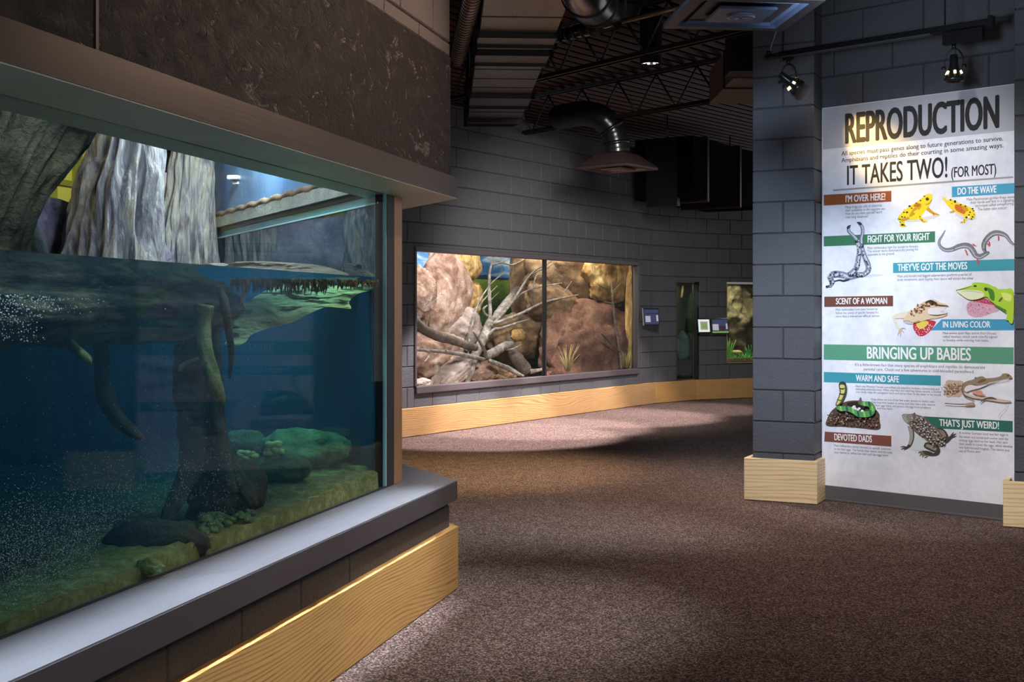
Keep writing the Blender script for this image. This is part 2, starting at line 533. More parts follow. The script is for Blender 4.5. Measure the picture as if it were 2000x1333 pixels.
def board(name, fr, segs, z1, mat, y0=0.0, y1=.034, kind='structure', ch=.004):
    """row of boards along a frame; a single one is one mesh, several are children"""
    o = None
    for i, (a, b) in enumerate(segs):
        mb = MB(); mb.box((a, y0, 0.004), (b, y1, z1), ch=ch)
        o = part(name, mb, mat, M=fr.M, space='local')
        tag(o, kind=kind)
    return o


BZ = .282
board('baseboard_back', BACK, [(-1.7, BACK.u(1004)), (BACK.u(1004) + .002, bu1)], BZ, PINE)
board('baseboard_far_corner', FAR1, [(0, f1)], BZ, PINE2)
board('baseboard_far', FAR2, [(0.003, 2.4)], BZ, PINE2)


def base_box(name, fr, x0, x1, depth, z1, mat):
    mb = MB(); mb.box((x0, 0, .003), (x1, .03, z1), ch=.003)
    o = tag(part(name, mb, mat, M=fr.M, space='local'), kind='structure')
    for nm, xa, xb in (('return_board', x0, x0 + .03), ('return_board', x1 - .03, x1)):
        m2 = MB(); m2.box((xa, .031, .003), (xb, depth, z1), ch=.003)
        p = part(nm, m2, mat, o, space='local')
    return o


pb1 = PIL.u(1596)
base_box('baseboard_pillar', PIL, 0, pb1, .30, .276, PALE)
base_box('baseboard_pillar_right', PIL2, 0, pb1, .30, .262, PALE)
# grey vinyl base below the poster
mb = MB(); mb.box((pos_u0, -.012, 0), (pos_u1, .004, .10), ch=.003); mb.box((pos_u0, -.020, 0), (pos_u1, .0, .014), ch=.003)
tag(part('baseboard_right', mb, plain('grey_vinyl', srgb(92, 90, 90), .4), M=POST.M, space='local'), kind='structure')

# ceiling: corrugated black deck, joists
rib = Vector((2050, F, 0)).normalized(); rx = Vector((rib.y, -rib.x, 0))
CF = Frame((0, 10, 0), rib[:2])
mb = MB(); prof = []
ny = 150; y0 = -11
for k in range(ny):
    y = y0 + k * .152
    prof += [(y, CEIL), (y + .035, CEIL), (y + .05, CEIL + .038), (y + .13, CEIL + .038), (y + .152, CEIL)]
vs = [(-9, y, z) for y, z in prof] + [(12, y, z) for y, z in prof]
m = len(prof); mb.add(vs, [(i, i + 1, m + i + 1, m + i) for i in range(m - 1)])
mb.m = [1 if (i % 5) in (1, 3) else 0 for i in range(m - 1)]
tag(part('ceiling', mb, [DECK, DECKR], M=CF.M, space='local'), kind='structure')


def joist(a, b, z0, z1, label):
    a = Vector((a[0], a[1], 0)); b = Vector((b[0], b[1], 0)); d = (b - a); L = d.length; fr = Frame(a, d[:2])
    t = thing('roof_joist', label, 'joist', fr.M, 'open web joists under the ceiling deck')
    for nm, z in (('bottom_chord', z0), ('top_chord', z1)):
        mb = MB()
        for y in (-.035, .012): mb.box((0, y, z), (L, y + .006, z + .04)); mb.box((0, y + (.0 if y > 0 else -.018), z), (L, y + (.024 if y > 0 else .006), z + .006))
        part(nm, mb, DECKB, t, space='local')
    n = max(2, int(L / .5)); s_ = L / n
    for i in range(n):
        mb = MB(); mb.cyl((i * s_, 0, z0 + .02), (i * s_ + s_ / 2, 0, z1), .010, n=8); mb.cyl((i * s_ + s_ / 2, 0, z1), ((i + 1) * s_, 0, z0 + .02), .010, n=8)
        part('web_bar', mb, DECKB, t, space='local')
    return t


DECKB = plain('joist_paint', srgb(34, 26, 22), .5, .1)


def ext(pa, pb, z, ea, eb):
    """two pixels at height z -> floor points, stretched at both ends"""
    q = []
    for (x, y) in (pa, pb):
        Y = (z - H) * F / (YH - y); q.append(Vector(((x - 1000) / F * Y, Y, 0)))
    d = (q[1] - q[0]).normalized()
    return q[0] - d * ea, q[1] + d * eb


joist(*ext((1110, 145), (1450, 65), 3.2, 2.2, 1.6), 3.2, 3.58, 'open web roof joist above the hanging round downlight, nearest of the two')
joist(*ext((1310, 215), (1470, 188), 3.2, 2.6, 1.2), 3.2, 3.58, 'farther open web roof joist beside the charcoal pillar top')

# ------------------------------------------------------------------ aquarium
E = Vector((-.4538 * AQ.d.x + .8912 * AQ.d.y, -.4538 * AQ.i.x + .8912 * AQ.i.y)).normalized()   # local direction of the end wall


def corner(s):            # local corner at inset s from front and end faces
    return Vector(((E.x - 1) * s / E.y, s))


def lshape(s, s2, x0, L, inner_front):
    """plan polygon of a strip: outer faces inset s, back edge at depth inner_front along front and the end"""
    a = corner(s); b = corner(inner_front)
    return [(x0, a.y), (a.x, a.y), (a.x + E.x * L, a.y + E.y * L), (b.x + E.x * L, b.y + E.y * L), (b.x, b.y), (x0, b.y)]


XN = -5.0; LE = 3.3; GY = .232
ZS, ZH = .48, 1.728
aq = thing('aquarium', 'long floor-standing aquarium with steel sill, half filled with dark blue water', 'aquarium', AQ.M)
aq_ = lambda nm, mb, m, **k: part(nm, mb, m, aq, space='local', **k)
mb = MB(); mb.prism(lshape(.006, 0, XN, LE, GY + .30), ZS - .085, ZS); aq_('sill', mb, SILLM)
mb = MB(); mb.prism(lshape(.0035, 0, XN, LE, .006), ZS - .085, ZS - .005); aq_('sill_front_shade', mb, plain('sill_shade_brown', srgb(56, 48, 49), .45, spec=.4, grain=.08))  # sill's shaded front: shade and carpet tint put into the brown
mb = MB(); mb.prism(lshape(.004, 0, XN, LE, GY + .16), ZH + .003, ZH + .094); aq_('header', mb, STEEL)
mb = MB(); mb.prism(lshape(.007, 0, XN, LE, GY + .15), ZH, ZH + .003); aq_('soffit_lit', mb, make_steel('soffit_lit_steel', srgb(214, 220, 204), .5))  # header underside; the tank's glow is put into its pale greenish colour
# lower wall: blocks under the sill
mb = MB(); mb.prism(lshape(.043, 0, XN, LE, .30), 0, ZS - .086)
wl = tag(part('wall_left_lower', mb, MORTAR, M=AQ.M, space='local'), kind='structure')
ca = corner(.035)
jx = AQ.u(683, .035)
for k, (z0, z1) in enumerate(((-.03, .165), (.172, .370), (.377, ZS - .087))):
    x = jx - (BW if k % 2 else BW / 2) + BW * 0
    edges = [ca.x]
    e0 = jx if k == 1 else jx + BW / 2
    while e0 > ca.x: e0 -= BW
    while e0 > XN: edges.append(e0); e0 -= BW
    for b, a in zip(edges[:-1], edges[1:]):
        zz0 = max(z0, 0)
        if b - a < .04: continue
        o = bpy.data.objects.new('block', block_mesh(b - a - J * .7, z1 - zz0, mat=BLOCKB)); link(o, wl)
        o.location = ((a + b) / 2, .035, (zz0 + z1) / 2)
eang = math.atan2(E.y, E.x)
for k, (z0, z1) in enumerate(((0, .165), (.172, .370), (.377, ZS - .087))):
    s0 = 0.0
    while s0 < LE - .3:
        w = BW if s0 or k % 2 else BW / 2
        o = bpy.data.objects.new('block', block_mesh(w - J, z1 - z0, mat=BLOCKB)); link(o, wl)
        p = ca + E * (s0 + w / 2); o.location = (p.x, p.y, (z0 + z1) / 2); o.rotation_euler = (0, 0, eang); s0 += w
# baseboard of the aquarium (front board, then the end board)
mb = MB(); a = corner(0); b = corner(.036)
mb.prism([(XN, 0), (a.x, a.y), (b.x, b.y), (XN, b.y)], .004, BZ - .006)
tag(part('baseboard_left', mb, PINE2, M=AQ.M, space='local'), kind='structure')
EF = Frame((AQ.M @ Vector((a.x, a.y, 0)))[:2], (AQ.M.to_3x3() @ Vector((E.x, E.y, 0)))[:2])
mb = MB(); mb.prism([(.001, .0), (LE, 0), (LE, .035), (.014, .035)], .004, BZ - .006)
tag(part('baseboard_left_end', mb, PINE2, M=EF.M, space='local'), kind='structure')
# upper wall: stucco with blocks above
ZB = 2.352
mb = MB(); mb.prism(lshape(.032, 0, XN, LE, .30), ZH + .094, ZB); mb.prism(lshape(.040, 0, XN, LE, .30), ZB, CEIL)
wu = tag(part('wall_left', mb, [STUCCO], M=AQ.M, space='local'), kind='structure')
cb = corner(.034)
zc = ZB + .006
for k, hh in enumerate((.056, .1932, .1932, .1932, .1932, .1932, .1932)):
    e0 = cb.x; j0 = AQ.u(846, .034) + (0 if k % 2 else BW / 2 + .02)
    edges = [cb.x]; e0 = j0
    while e0 > cb.x - .03: e0 -= BW
    while e0 > -3.2: edges.append(e0); e0 -= BW
    for bb, aa in zip(edges[:-1], edges[1:]):
        o = bpy.data.objects.new('block', block_mesh(bb - aa - J, hh, mat=BLOCKB)); link(o, wu); o.location = ((aa + bb) / 2, .034, zc + hh / 2)
    s0 = 0.0
    while s0 < LE - .3:
        o = bpy.data.objects.new('block', block_mesh(BW - J, hh, mat=BLOCKB)); link(o, wu)
        p = cb + E * (s0 + BW / 2); o.location = (p.x, p.y, zc + hh / 2); o.rotation_euler = (0, 0, eang); s0 += BW
    zc += hh + J
# control joint in the stucco (a recessed strip set in black)
ju = AQ.u(188, .032)
mb = MB(); mb.box((ju - .006, .029, ZH + .094), (ju + .006, .034, ZB)); part('control_joint', mb, BLACK, wu, space='local')

# glass, gasket, post
g0 = corner(GY)
gx = AQ.u(754, GY)                      # right edge of the front pane
mb = MB(); mb.box((XN, GY + .002, ZS), (gx, GY + .014, ZH)); aq_('front_glass', mb, GLASS)
mb = MB(); mb.box((gx - .006, GY - .002, ZS), (gx + .001, GY + .012, ZH)); aq_('glass_edge', mb, plain('glass_edge', srgb(150, 205, 215), .2))
mb = MB(); mb.box((gx, GY - .004, ZS), (AQ.u(768, GY), GY + .05, ZH), ch=.002); mb.box((XN, GY - .004, ZS), (gx, GY + .002, ZS + .006)); aq_('gasket', mb, BLACK)
mb = MB(); mb.box((AQ.u(768, GY) + .001, GY - .006, ZS), (AQ.u(783, GY), GY + .05, ZH), ch=.002); aq_('corner_post', mb, POSTM)

# tank body
TB = 2.35; TI = GY + .016
ec = corner(TI + .05); ez = Vector((gx - .01, TI))
EL = 3.5
p_end = [(ez.x + E.x * .02, ez.y + E.y * .02), (ez.x + E.x * EL, ez.y + E.y * EL)]
BLUEW = make_rock('tank_blue_wall', [(.3, srgb(10, 62, 100)), (.7, srgb(22, 92, 130))], 1.2, 6, .1, .6)
BLUEP = make_rock('blue_painted_wall', [(.3, srgb(62, 98, 150)), (.55, srgb(96, 134, 178)), (.75, srgb(150, 176, 196))], 1.5, 30, .05, .45)
nrm = Vector((E.y, -E.x))               # outward normal of end wall, local
ZW = 1.372
# end wall under water and the pane above the water line
mb = MB(); q = [Vector(p) for p in p_end]
mb.prism([q[0], q[0] + nrm * .02, q[1] + nrm * .02, q[1]], ZS - .1, ZW + .0); aq_('end_panel', mb, BLUEW)
ENDG = NT('end_glass'); ENDG = ENDG.pbr(srgb(24, 60, 72), .02, 0, spec=1.0)
zr1 = 1.70
mb = MB(); mb.prism([q[0], q[0] + nrm * .02, q[1] + nrm * .02, q[1]], ZW, zr1); aq_('end_glass', mb, ENDG)
mb = MB(); mb.prism([q[0] - nrm * .012, q[0] + nrm * .018, q[1] + nrm * .018, q[1] - nrm * .012], zr1 - .012, zr1 - .004); aq_('glass_rim', mb, plain('rim_edge', srgb(170, 225, 230), .2))
mb = MB(); mb.prism([q[0] + nrm * .0, q[0] + nrm * .018, q[1] + nrm * .018, q[1] + nrm * .0], zr1, zr1 + .055); aq_('glass_band', mb, plain('teal_band', srgb(90, 150, 165), .15))
mb = MB(); mb.prism([q[0] - nrm * .03, q[0] + nrm * .06, q[1] + nrm * .06, q[1] - nrm * .03], zr1 + .055, zr1 + .12); aq_('lintel', mb, make_rock('concrete_lintel', [(.3, srgb(120, 124, 120)), (.7, srgb(165, 170, 164))], 5, 30, .4))
mb = MB(); mb.prism([q[0] + nrm * .02, q[0] + nrm * .06, q[1] + nrm * .06, q[1] + nrm * .02], zr1 + .12, 3.0); aq_('blue_wall', mb, BLUEP)
rp = [(*(q[0] + E * (EL * t) - nrm * .012), zr1 + .13 + .006 * math.sin(t * 90)) for t in [i / 240 for i in range(241)]]
mb = MB(); mb.tube([(p[0], p[1], p[2]) for p in rp], .022, 8, disp=lambda a, t, p: 1 + .12 * math.sin(a * 3 + t * 420)); aq_('caulk_rope', mb, plain('rope_brown', srgb(96, 80, 62), .9, grain=.3))
# small white bracket on the blue wall
bk = q[0] + E * (EL * .70)
mb = MB(); mb.box((bk.x - .07, bk.y - .05, 2.02), (bk.x + .06, bk.y + .02, 2.045), ch=.006); mb.box((bk.x - .015, bk.y - .03, 1.995), (bk.x + .015, bk.y + .01, 2.02), ch=.004)
aq_('pipe_clip', mb, plain('white_clip', srgb(205, 205, 210), .4))
# back wall of the tank (painted blue below the water, mock rock above)
far = q[1]
mb = MB(); mb.box((XN, TB, ZS - .1), (far.x + .1, TB + .06, ZW)); aq_('back_panel', mb, BLUEW)
mb = MB(); mb.box((XN - .05, TI, ZS - .1), (XN, TB, 3.0)); aq_('near_panel', mb, BLUEW)
GREYROCK = make_rock('grey_violet_rock', [(.3, srgb(70, 66, 84)), (.5, srgb(118, 112, 132)), (.72, srgb(160, 156, 170))], 4, 16, .9)
mb = MB(); nx, nz = 90, 16; vs = []
for j in range(nz + 1):
    for i in range(nx + 1):
        x = XN + (far.x + .1 - XN) * i / nx; z = ZW + (1.83 - ZW) * j / nz
        k = noise.fractal(Vector((x * 3, 0, z * 4)), .9, 2.1, 4)
        vs.append((x, TB - .02 - .09 * k + .05 * j / nz, z + (.03 * k if j == nz else 0)))
mb.add(vs, [(j * (nx + 1) + i, j * (nx + 1) + i + 1, (j + 1) * (nx + 1) + i + 1, (j + 1) * (nx + 1) + i) for j in range(nz) for i in range(nx)], 0, True)
mb.box((XN, TB + .08, ZW), (far.x + .1, TB + .3, 1.80)); aq_('rock_ledge', mb, GREYROCK)
mb = MB(); mb.prism([(XN, TI), (ez.x, TI), (far.x, far.y), (far.x, TB), (XN, TB)], ZS - .12, ZS - .06); aq_('tank_floor', mb, BLUEW)
# water
mb = MB(); e1 = -nrm * .004
mb.prism([(XN + .01, TI + .004), (ez.x - .006, TI + .004), (far.x - .006, min(far.y, TB - .005)), (XN + .01, TB - .005)], ZS - .055, ZW)
aq_('water', mb, WATER)
# keeper area seen behind, above the ledge: yellow wall with a window frame
YEL = plain('yellow_wall', srgb(196, 176, 66), .7, grain=.1); YELD = plain('yellow_frame', srgb(128, 122, 30), .6)
mb = MB(); mb.box((XN, TB + 1.0, 1.0), (far.x + .6, TB + 1.1, 3.4)); kw = tag(part('wall_keeper', mb, YEL, M=AQ.M, space='local'), kind='structure')
ub, zb0 = AQ.uz(106, 345, TB + .99)
mb = MB(); mb.box((AQ.u(97, TB + .97) - 1.2, TB + .965, AQ.z(ub, 360, TB + .97)), (AQ.u(146, TB + .97) + .3, TB + .999, AQ.z(ub, 349, TB + .97))); part('frame_rail', mb, YELD, kw, space='local')
mb = MB(); mb.box((AQ.u(100, TB + .97), TB + .965, 1.4), (AQ.u(111, TB + .97), TB + .998, AQ.z(ub, 360, TB + .97))); part('frame_post', mb, YELD, kw, space='local')
mb = MB(); mb.box((AQ.u(148, TB + .97), TB + .965, AQ.z(ub, 349, TB + .97)), (AQ.u(160, TB + .97), TB + .998, 3.2)); part('frame_post', mb, YELD, kw, space='local')
mb = MB(); mb.box((AQ.u(134, TB + .97), TB + .975, AQ.z(ub, 316, TB + .97)), (AQ.u(147, TB + .97), TB + .998, AQ.z(ub, 296, TB + .97))); part('bright_pane', mb, plain('white_pane', srgb(240, 240, 230), .4), kw, space='local')

# unseen narrow-beam strip, added to light the outer part of the sill
sl = light('sill_strip_fill', 'AREA', AQ.w(-2.5, -.32, 3.35), AQ.w(-2.5, .03, .48), 20, (.80, .89, 1), 4.4, size_y=.04)
sl.data.spread = math.radians(9)
dz_ = (AQ.w(-2.5, -.32, 3.35) - AQ.w(-2.5, .03, .48)).normalized(); dx_ = AQ.d; dy_ = dz_.cross(dx_)
sl.rotation_euler = Matrix((dx_, dy_, dz_)).transposed().to_euler()

# ------------------------------------------------------------------ inside the aquarium
light('tank_lamp_trunks', 'AREA', AQ.w(.80, 1.35, 2.4), AQ.w(1.7, 2.28, 1.6), 44, (.84, 1.0, .96), .25, size_y=.3)
light('tank_lamp_mid', 'AREA', AQ.w(.15, .8, 2.6), AQ.w(.65, 2.0, 1.6), 11, (.80, .88, 1.0), .3, size_y=.4)
light('tank_lamp_near', 'AREA', AQ.w(-1.7, .55, 2.6), AQ.w(-1.4, 1.6, 1.6), 12, (.85, .95, .9), .3, size_y=.4)
light('tank_lamp_green', 'SPOT', AQ.w(-.55, .62, 2.6), AQ.w(-.36, .40, .5), 240, (.62, 1.0, .55), .05, 24, .9)
light('tank_lamp_rock', 'SPOT', AQ.w(-.5, .9, 2.6), AQ.w(-.52, .78, .5), 120, (.6, 1.0, .62), .05, 20, .9)
light('tank_lamp_left', 'SPOT', AQ.w(-2.4, .8, 2.6), AQ.w(-2.2, .7, .5), 2.5, (.6, .8, 1), .1, 60, 1)
light('tank_lamp_plank', 'SPOT', AQ.w(-.6, .45, 2.6), AQ.w(-.62, .60, 1.2), 150, (.75, 1, .9), .06, 34, .9)
light('tank_lamp_blue', 'AREA', AQ.w(-.2, 1.0, 2.6), AQ.w(.9, .9, 2.0), 28, (.75, .9, 1), .5)
light('front_glass_fill', 'AREA', AQ.w(-2.3, TI + .03, 1.66), AQ.w(-2.3, TI + .06, 0), 2.6, (.8, .95, 1), 2.2, size_y=.02).data.spread = math.radians(50)  # unseen strip added just inside the glass to brighten the specks
light('keeper_lamp', 'POINT', AQ.w(-.6, TB + .7, 2.9), (0, 0, 0), 40, (1, .95, .7), .15)

TRUNK = make_rock('weathered_trunk', [(.34, srgb(40, 36, 40)), (.43, srgb(92, 88, 94)), (.50, srgb(132, 128, 132)), (.57, srgb(160, 156, 146)), (.63, srgb(124, 110, 84)), (.70, srgb(196, 196, 182))], 2.6, 20, 1.0, .6, (3.2, 3.2, .6))
TRUNKD = make_rock('mossy_dark_trunk', [(.32, srgb(34, 38, 36)), (.45, srgb(74, 80, 72)), (.55, srgb(104, 106, 92)), (.64, srgb(140, 138, 118)), (.75, srgb(120, 92, 62))], 2.6, 16, .9, .75)
BARK = make_rock('layered_bark', [(.34, srgb(30, 32, 26)), (.46, srgb(84, 82, 62)), (.56, srgb(122, 118, 92)), (.68, srgb(150, 144, 112))], 3.2, 18, 1.0, .8, (1, 1, 4))
DRIFT = make_rock('pale_driftwood', [(.34, srgb(70, 82, 60)), (.46, srgb(128, 142, 108)), (.58, srgb(160, 174, 138)), (.72, srgb(186, 198, 166))], 3, 26, .7, .75, (1, 3, 5))
ROOT = make_rock('algae_root', [(.3, srgb(50, 56, 36)), (.5, srgb(110, 120, 72)), (.7, srgb(170, 178, 120))], 6, 30, .9, .8)
ROOTD = make_rock('dark_root', [(.3, srgb(26, 30, 24)), (.5, srgb(58, 60, 46)), (.7, srgb(92, 92, 68))], 5, 24, .9, .8)
FIBRE = plain('root_fibre', srgb(120, 92, 48), .9, grain=.35)
ROCKG = make_rock('algae_rock', [(.32, srgb(34, 50, 34)), (.48, srgb(84, 108, 72)), (.62, srgb(128, 148, 100)), (.74, srgb(164, 180, 128))], 5, 16, 1.0, .9)
ROCKD = make_rock('dark_sunken_rock', [(.3, srgb(24, 30, 30)), (.6, srgb(52, 62, 56)), (.75, srgb(80, 88, 74))], 3, 14, .8, .85)
GRAVEL = make_rock('tank_gravel', [(.3, srgb(86, 92, 50)), (.5, srgb(140, 146, 84)), (.7, srgb(190, 192, 130))], 14, 60, 1.0, .9)


def ridged(seed, lobes, depth, vert=1.2, fine=.08, twist=0.0):
    kr = random.Random(int(seed * 10)); knobs = [(kr.uniform(0, 6.3), kr.uniform(1.3, 2.3), kr.uniform(.04, .12), kr.uniform(-.14, .18)) for _ in range(26)]
    def f(a, t, p):
        q = Vector((math.cos(a) * lobes + seed, math.sin(a) * lobes, p.z * vert + twist * t))
        k = noise.fractal(q, .8, 2.1, 4)
        r = 1 - abs(noise.noise(Vector((math.cos(a) * lobes * 1.7 + seed * 2, math.sin(a) * lobes * 1.7, p.z * vert * .7)))) * 1.6
        c = noise.noise(Vector((math.cos(a) * 9 + seed, math.sin(a) * 9, p.z * 5)))
        kn = sum(h_ * math.exp(-((math.cos(a - a0) - 1) * -2 * 9 + ((p.z - z0) / s0) ** 2)) for a0, z0, s0, h_ in knobs)
        return 1 + depth * (k * .7 + r * .55 - .3) + fine * c + kn
    return f


def trunk(name, label, pts, mat, disp, n=110, sub=12, cat='tree trunk'):
    """pts: (px, py, Y, half width px)"""
    c = cr([(*P(a, b, Y), h / F * Y) for a, b, Y, h in pts], sub)
    mb = MB(); mb.tube([q[:3] for q in c], [q[3] for q in c], n, disp=disp)
    o = part(name, mb, mat); return tag(o, label, cat)


trunk('leaning_tree', 'dark mossy trunk leaning out of the water at the near end of the aquarium', [(165, 20, 4.6, 150), (82, 180, 4.6, 112), (38, 270, 4.55, 96), (-14, 380, 4.5, 76), (-46, 480, 4.5, 72), (-60, 560, 4.5, 92), (-70, 640, 4.5, 100), (-80, 800, 4.5, 120)], TRUNKD, ridged(3.1, 1.9, .26, 2.0, .08), 140, 16)
trunk('standing_tree', 'broad pale grey trunk with deep vertical folds standing in the aquarium', [(262, 60, 6.65, 58), (256, 180, 6.65, 54), (250, 255, 6.6, 57), (242, 330, 6.6, 68), (229, 410, 6.55, 84), (224, 500, 6.5, 94), (220, 560, 6.5, 110), (220, 680, 6.5, 96), (226, 856, 6.55, 110)], TRUNK, ridged(8.3, 2.4, .44, 1.1, .09), 170, 18)
trunk('standing_tree', 'brightly lit fluted trunk in the far corner of the aquarium beside the blue wall', [(378, 150, 7.75, 31), (377, 260, 7.75, 33), (373, 340, 7.7, 41), (370, 420, 7.7, 47), (368, 520, 7.65, 50), (368, 600, 7.65, 50), (368, 818, 7.7, 54)], TRUNK, ridged(15.7, 2.8, .40, 1.0, .10), 130, 18)
trunk('trunk_knee', 'small rounded trunk foot between the leaning trunk and the violet grey rock', [(40, 400, 5.2, 26), (44, 450, 5.2, 28), (52, 492, 5.15, 36), (54, 540, 5.1, 40), (54, 660, 5.1, 42), (54, 905, 5.1, 46)], TRUNKD, ridged(5.5, 1.5, .15), 60, 8)

# floating log along the front pane
def strata(seed):
    def f(a, t, p):
        s_ = noise.fractal(Vector((p.x * 1.2 + seed, p.y * 1.2, math.sin(a) * 2.6)), .7, 2.2, 5)
        st = math.floor((math.sin(a) * .5 + .5 + .10 * noise.noise(p * 3.0)) * 7)
        return 1 + .16 * s_ + .13 * noise.noise(Vector((st * 5.1 + .8 * noise.noise(p * 4), p.x * 2.6, p.y * 2.6))) + (.3 * noise.noise(Vector((a * 1.3, p.y * 7, 4))) if t > .86 else 0)
    return f


mb = MB()
pl = [AQ.w(u, GY + .34 + .03 * math.sin(u * 3), 1.268 - .012 * (u + 3)) for u in [-3.6 + i * .0225 for i in range(115)]]
rad = []
for i in range(115):
    t = i / 114; rad.append(.165 * (1 - max(0, (t - .80) / .20) ** 2.2 * .72))
mb.tube(pl, rad, 96, disp=strata(2.2), flat=.78)
tag(part('floating_log', mb, BARK), 'long dark floating log with layered bark at the water line behind the glass', 'log')

# plank hanging into the water near the right edge, and the grey plank at the surface
def slab(name, label, outline, depth_fn, thick, mat, cat='driftwood', rough=.02, sub=6, nn=26):
    """irregular sheet: pixel outline on a slanting surface depth_fn(px,py), real thickness"""
    pts = cr(outline, sub, True)
    xs = [p[0] for p in pts]; ys = [p[1] for p in pts]
    tri = tessellate_polygon([[Vector((x, y, 0)) for x, y in pts]])
    bm = bmesh.new(); vs = [bm.verts.new((x, y, 0)) for x, y in pts]
    for t in tri:
        try: bm.faces.new([vs[i] for i in t])
        except ValueError: pass
    for _ in range(4):
        es = [e for e in bm.edges if e.calc_length() > (max(xs) - min(xs)) / nn]
        if not es: break
        bmesh.ops.subdivide_edges(bm, edges=es, cuts=1)
    bmesh.ops.triangulate(bm, faces=bm.faces[:])
    bm.verts.index_update()
    front = []; n = len(bm.verts)
    for v in bm.verts:
        Y = depth_fn(v.co.x, v.co.y)
        k = noise.fractal(Vector((v.co.x * .018, v.co.y * .06, 3.3)), .8, 2.1, 5)
        front.append(P(v.co.x, v.co.y, Y + rough * k * 2))
    fs = [[v.index for v in f.verts] for f in bm.faces]
    bnd = [(e.verts[0].index, e.verts[1].index) for e in bm.edges if len(e.link_faces) == 1]
    bm.free()
    dirv = AQ.i * thick
    mb = MB(); mb.add(front + [p + dirv for p in front], fs + [[i + n for i in f[::-1]] for f in fs] + [(a, b, b + n, a + n) for a, b in bnd])
    return tag(part(name, mb, mat), label, cat)


slab('driftwood_plank', 'pale splintered plank sloping down into the water near the corner post', [(736, 552), (700, 560), (660, 558), (600, 553), (560, 560), (524, 578), (490, 604), (458, 632), (470, 640), (462, 648), (470, 660), (462, 676), (480, 668), (492, 654), (530, 640), (570, 630), (606, 612), (640, 600), (684, 604), (682, 590), (700, 574), (726, 566)], lambda x, y: 4.45 + (x - 450) * .0026 + (600 - y) * .0036, .05, DRIFT)
slab('surface_plank', 'grey weathered plank lying at the water line in front of the end pane', [(432, 514), (470, 520), (500, 511), (560, 513), (620, 518), (660, 528), (700, 542), (712, 550), (650, 553), (580, 551), (520, 548), (462, 540), (440, 528)], lambda x, y: 5.55 + (712 - x) * .0022 + (530 - y) * .004, .10, make_rock('grey_plank', [(.34, srgb(84, 82, 72)), (.5, srgb(132, 130, 116)), (.7, srgb(176, 174, 158))], 4, 26, .7, .75, (1, 2, 5)))
# tattered root fringe under the plank
mb = MB()
for i in range(230):
    px = R.uniform(452, 738); L = R.uniform(4, 20) * (1.4 if px < 640 else .8); y = 545 + (px - 452) * .014 + R.uniform(-2, 4); Y = 4.36 - R.uniform(0, .05) + (px - 450) * .0029
    p = P(px, y, Y); q = P(px + R.uniform(-5, 5), y + L, Y + R.uniform(-.02, .02)); m_ = (p + q) / 2 + Vector((R.uniform(-.006, .006), 0, 0))
    mb.tube([p, m_, q], [R.uniform(.003, .008), .004, .001], 4)
tag(part('root_fringe', mb, FIBRE), 'matted brown fringe of fine roots hanging at the water line under the grey plank', 'roots', kind='stuff')

def root(label, pts, mat, name='root', n=14, seed=0.0, d=.25):
    c = cr([(*P(a, b, Y), h / F * Y) for a, b, Y, h in pts], 7)
    mb = MB(); mb.tube([q[:3] for q in c], [q[3] for q in c], n, disp=lambda a, t, p: 1 + d * noise.fractal(Vector((math.cos(a) * 1.2 + seed, math.sin(a) * 1.2, p.z * 14)), .8, 2, 3))
    return tag(part(name, mb, mat), label, 'root')


root('thin yellow rootlet hanging beside the tip of the sloping plank', [(478, 545, 4.3, 5), (474, 558, 4.3, 4), (476, 572, 4.3, 3.5), (473, 588, 4.3, 4), (478, 602, 4.3, 2)], FIBRE, 'rootlet', 8, 1.0)
root('mottled green root running down from the log end to mid water', [(402, 596, 4.03, 15), (396, 640, 4.03, 14), (402, 690, 4.00, 14), (416, 736, 3.98, 14), (428, 770, 3.98, 12), (433, 790, 3.98, 6)], ROOT, n=22, seed=4.0, d=.3)
root('short root stub with a pale broken end under the dark log', [(118, 655, 3.50, 9), (135, 670, 3.45, 10), (155, 688, 3.40, 10), (172, 704, 3.38, 9), (174, 716, 3.40, 3)], ROOT, n=16, seed=8.0)
root('long dim root curving down through the deep blue water', [(196, 640, 3.85, 12), (200, 720, 3.85, 15), (206, 780, 3.80, 17), (226, 812, 3.75, 14), (256, 842, 3.70, 12), (278, 858, 3.67, 6)], ROOTD, n=18, seed=2.0)
root('dark gnarled root standing on the tank floor behind the pebbles', [(392, 570, 4.3, 26), (376, 640, 4.3, 30), (382, 720, 4.3, 33), (390, 800, 4.3, 34), (398, 870, 4.3, 38), (412, 930, 4.3, 46), (424, 985, 4.3, 56), (428, 1004, 4.3, 60)], ROOTD, n=40, seed=12.0, d=.35)
for lab, q in (('gnarled toe root reaching left over the tank bed from the standing root', [(392, 840, 4.25, 20), (376, 900, 4.2, 20), (354, 950, 4.12, 16), (334, 992, 4.04, 14), (320, 1028, 3.97, 9)]), ('gnarled toe root bending right to the black stump', [(410, 850, 4.3, 18), (440, 900, 4.3, 20), (470, 945, 4.27, 16), (496, 990, 4.25, 10)]), ('slender ridge of root standing against the left side of the gnarled root', [(358, 620, 4.3, 14), (354, 700, 4.3, 15), (360, 790, 4.28, 16), (370, 870, 4.26, 20), (378, 940, 4.24, 22)]), ('pale ridge of root standing against the right side of the gnarled root', [(420, 640, 4.22, 9), (424, 720, 4.22, 11), (426, 800, 4.22, 13), (432, 880, 4.24, 16), (444, 965, 4.22, 20)])):
    root(lab, q, ROOTD, n=24, seed=len(lab), d=.45)
root('thin forked root crossing in front of the gnarled root', [(388, 700, 4.00, 3), (372, 706, 4.00, 4), (356, 714, 4.00, 5), (350, 726, 4.00, 3)], ROOT, 'rootlet', 8, 6.0)
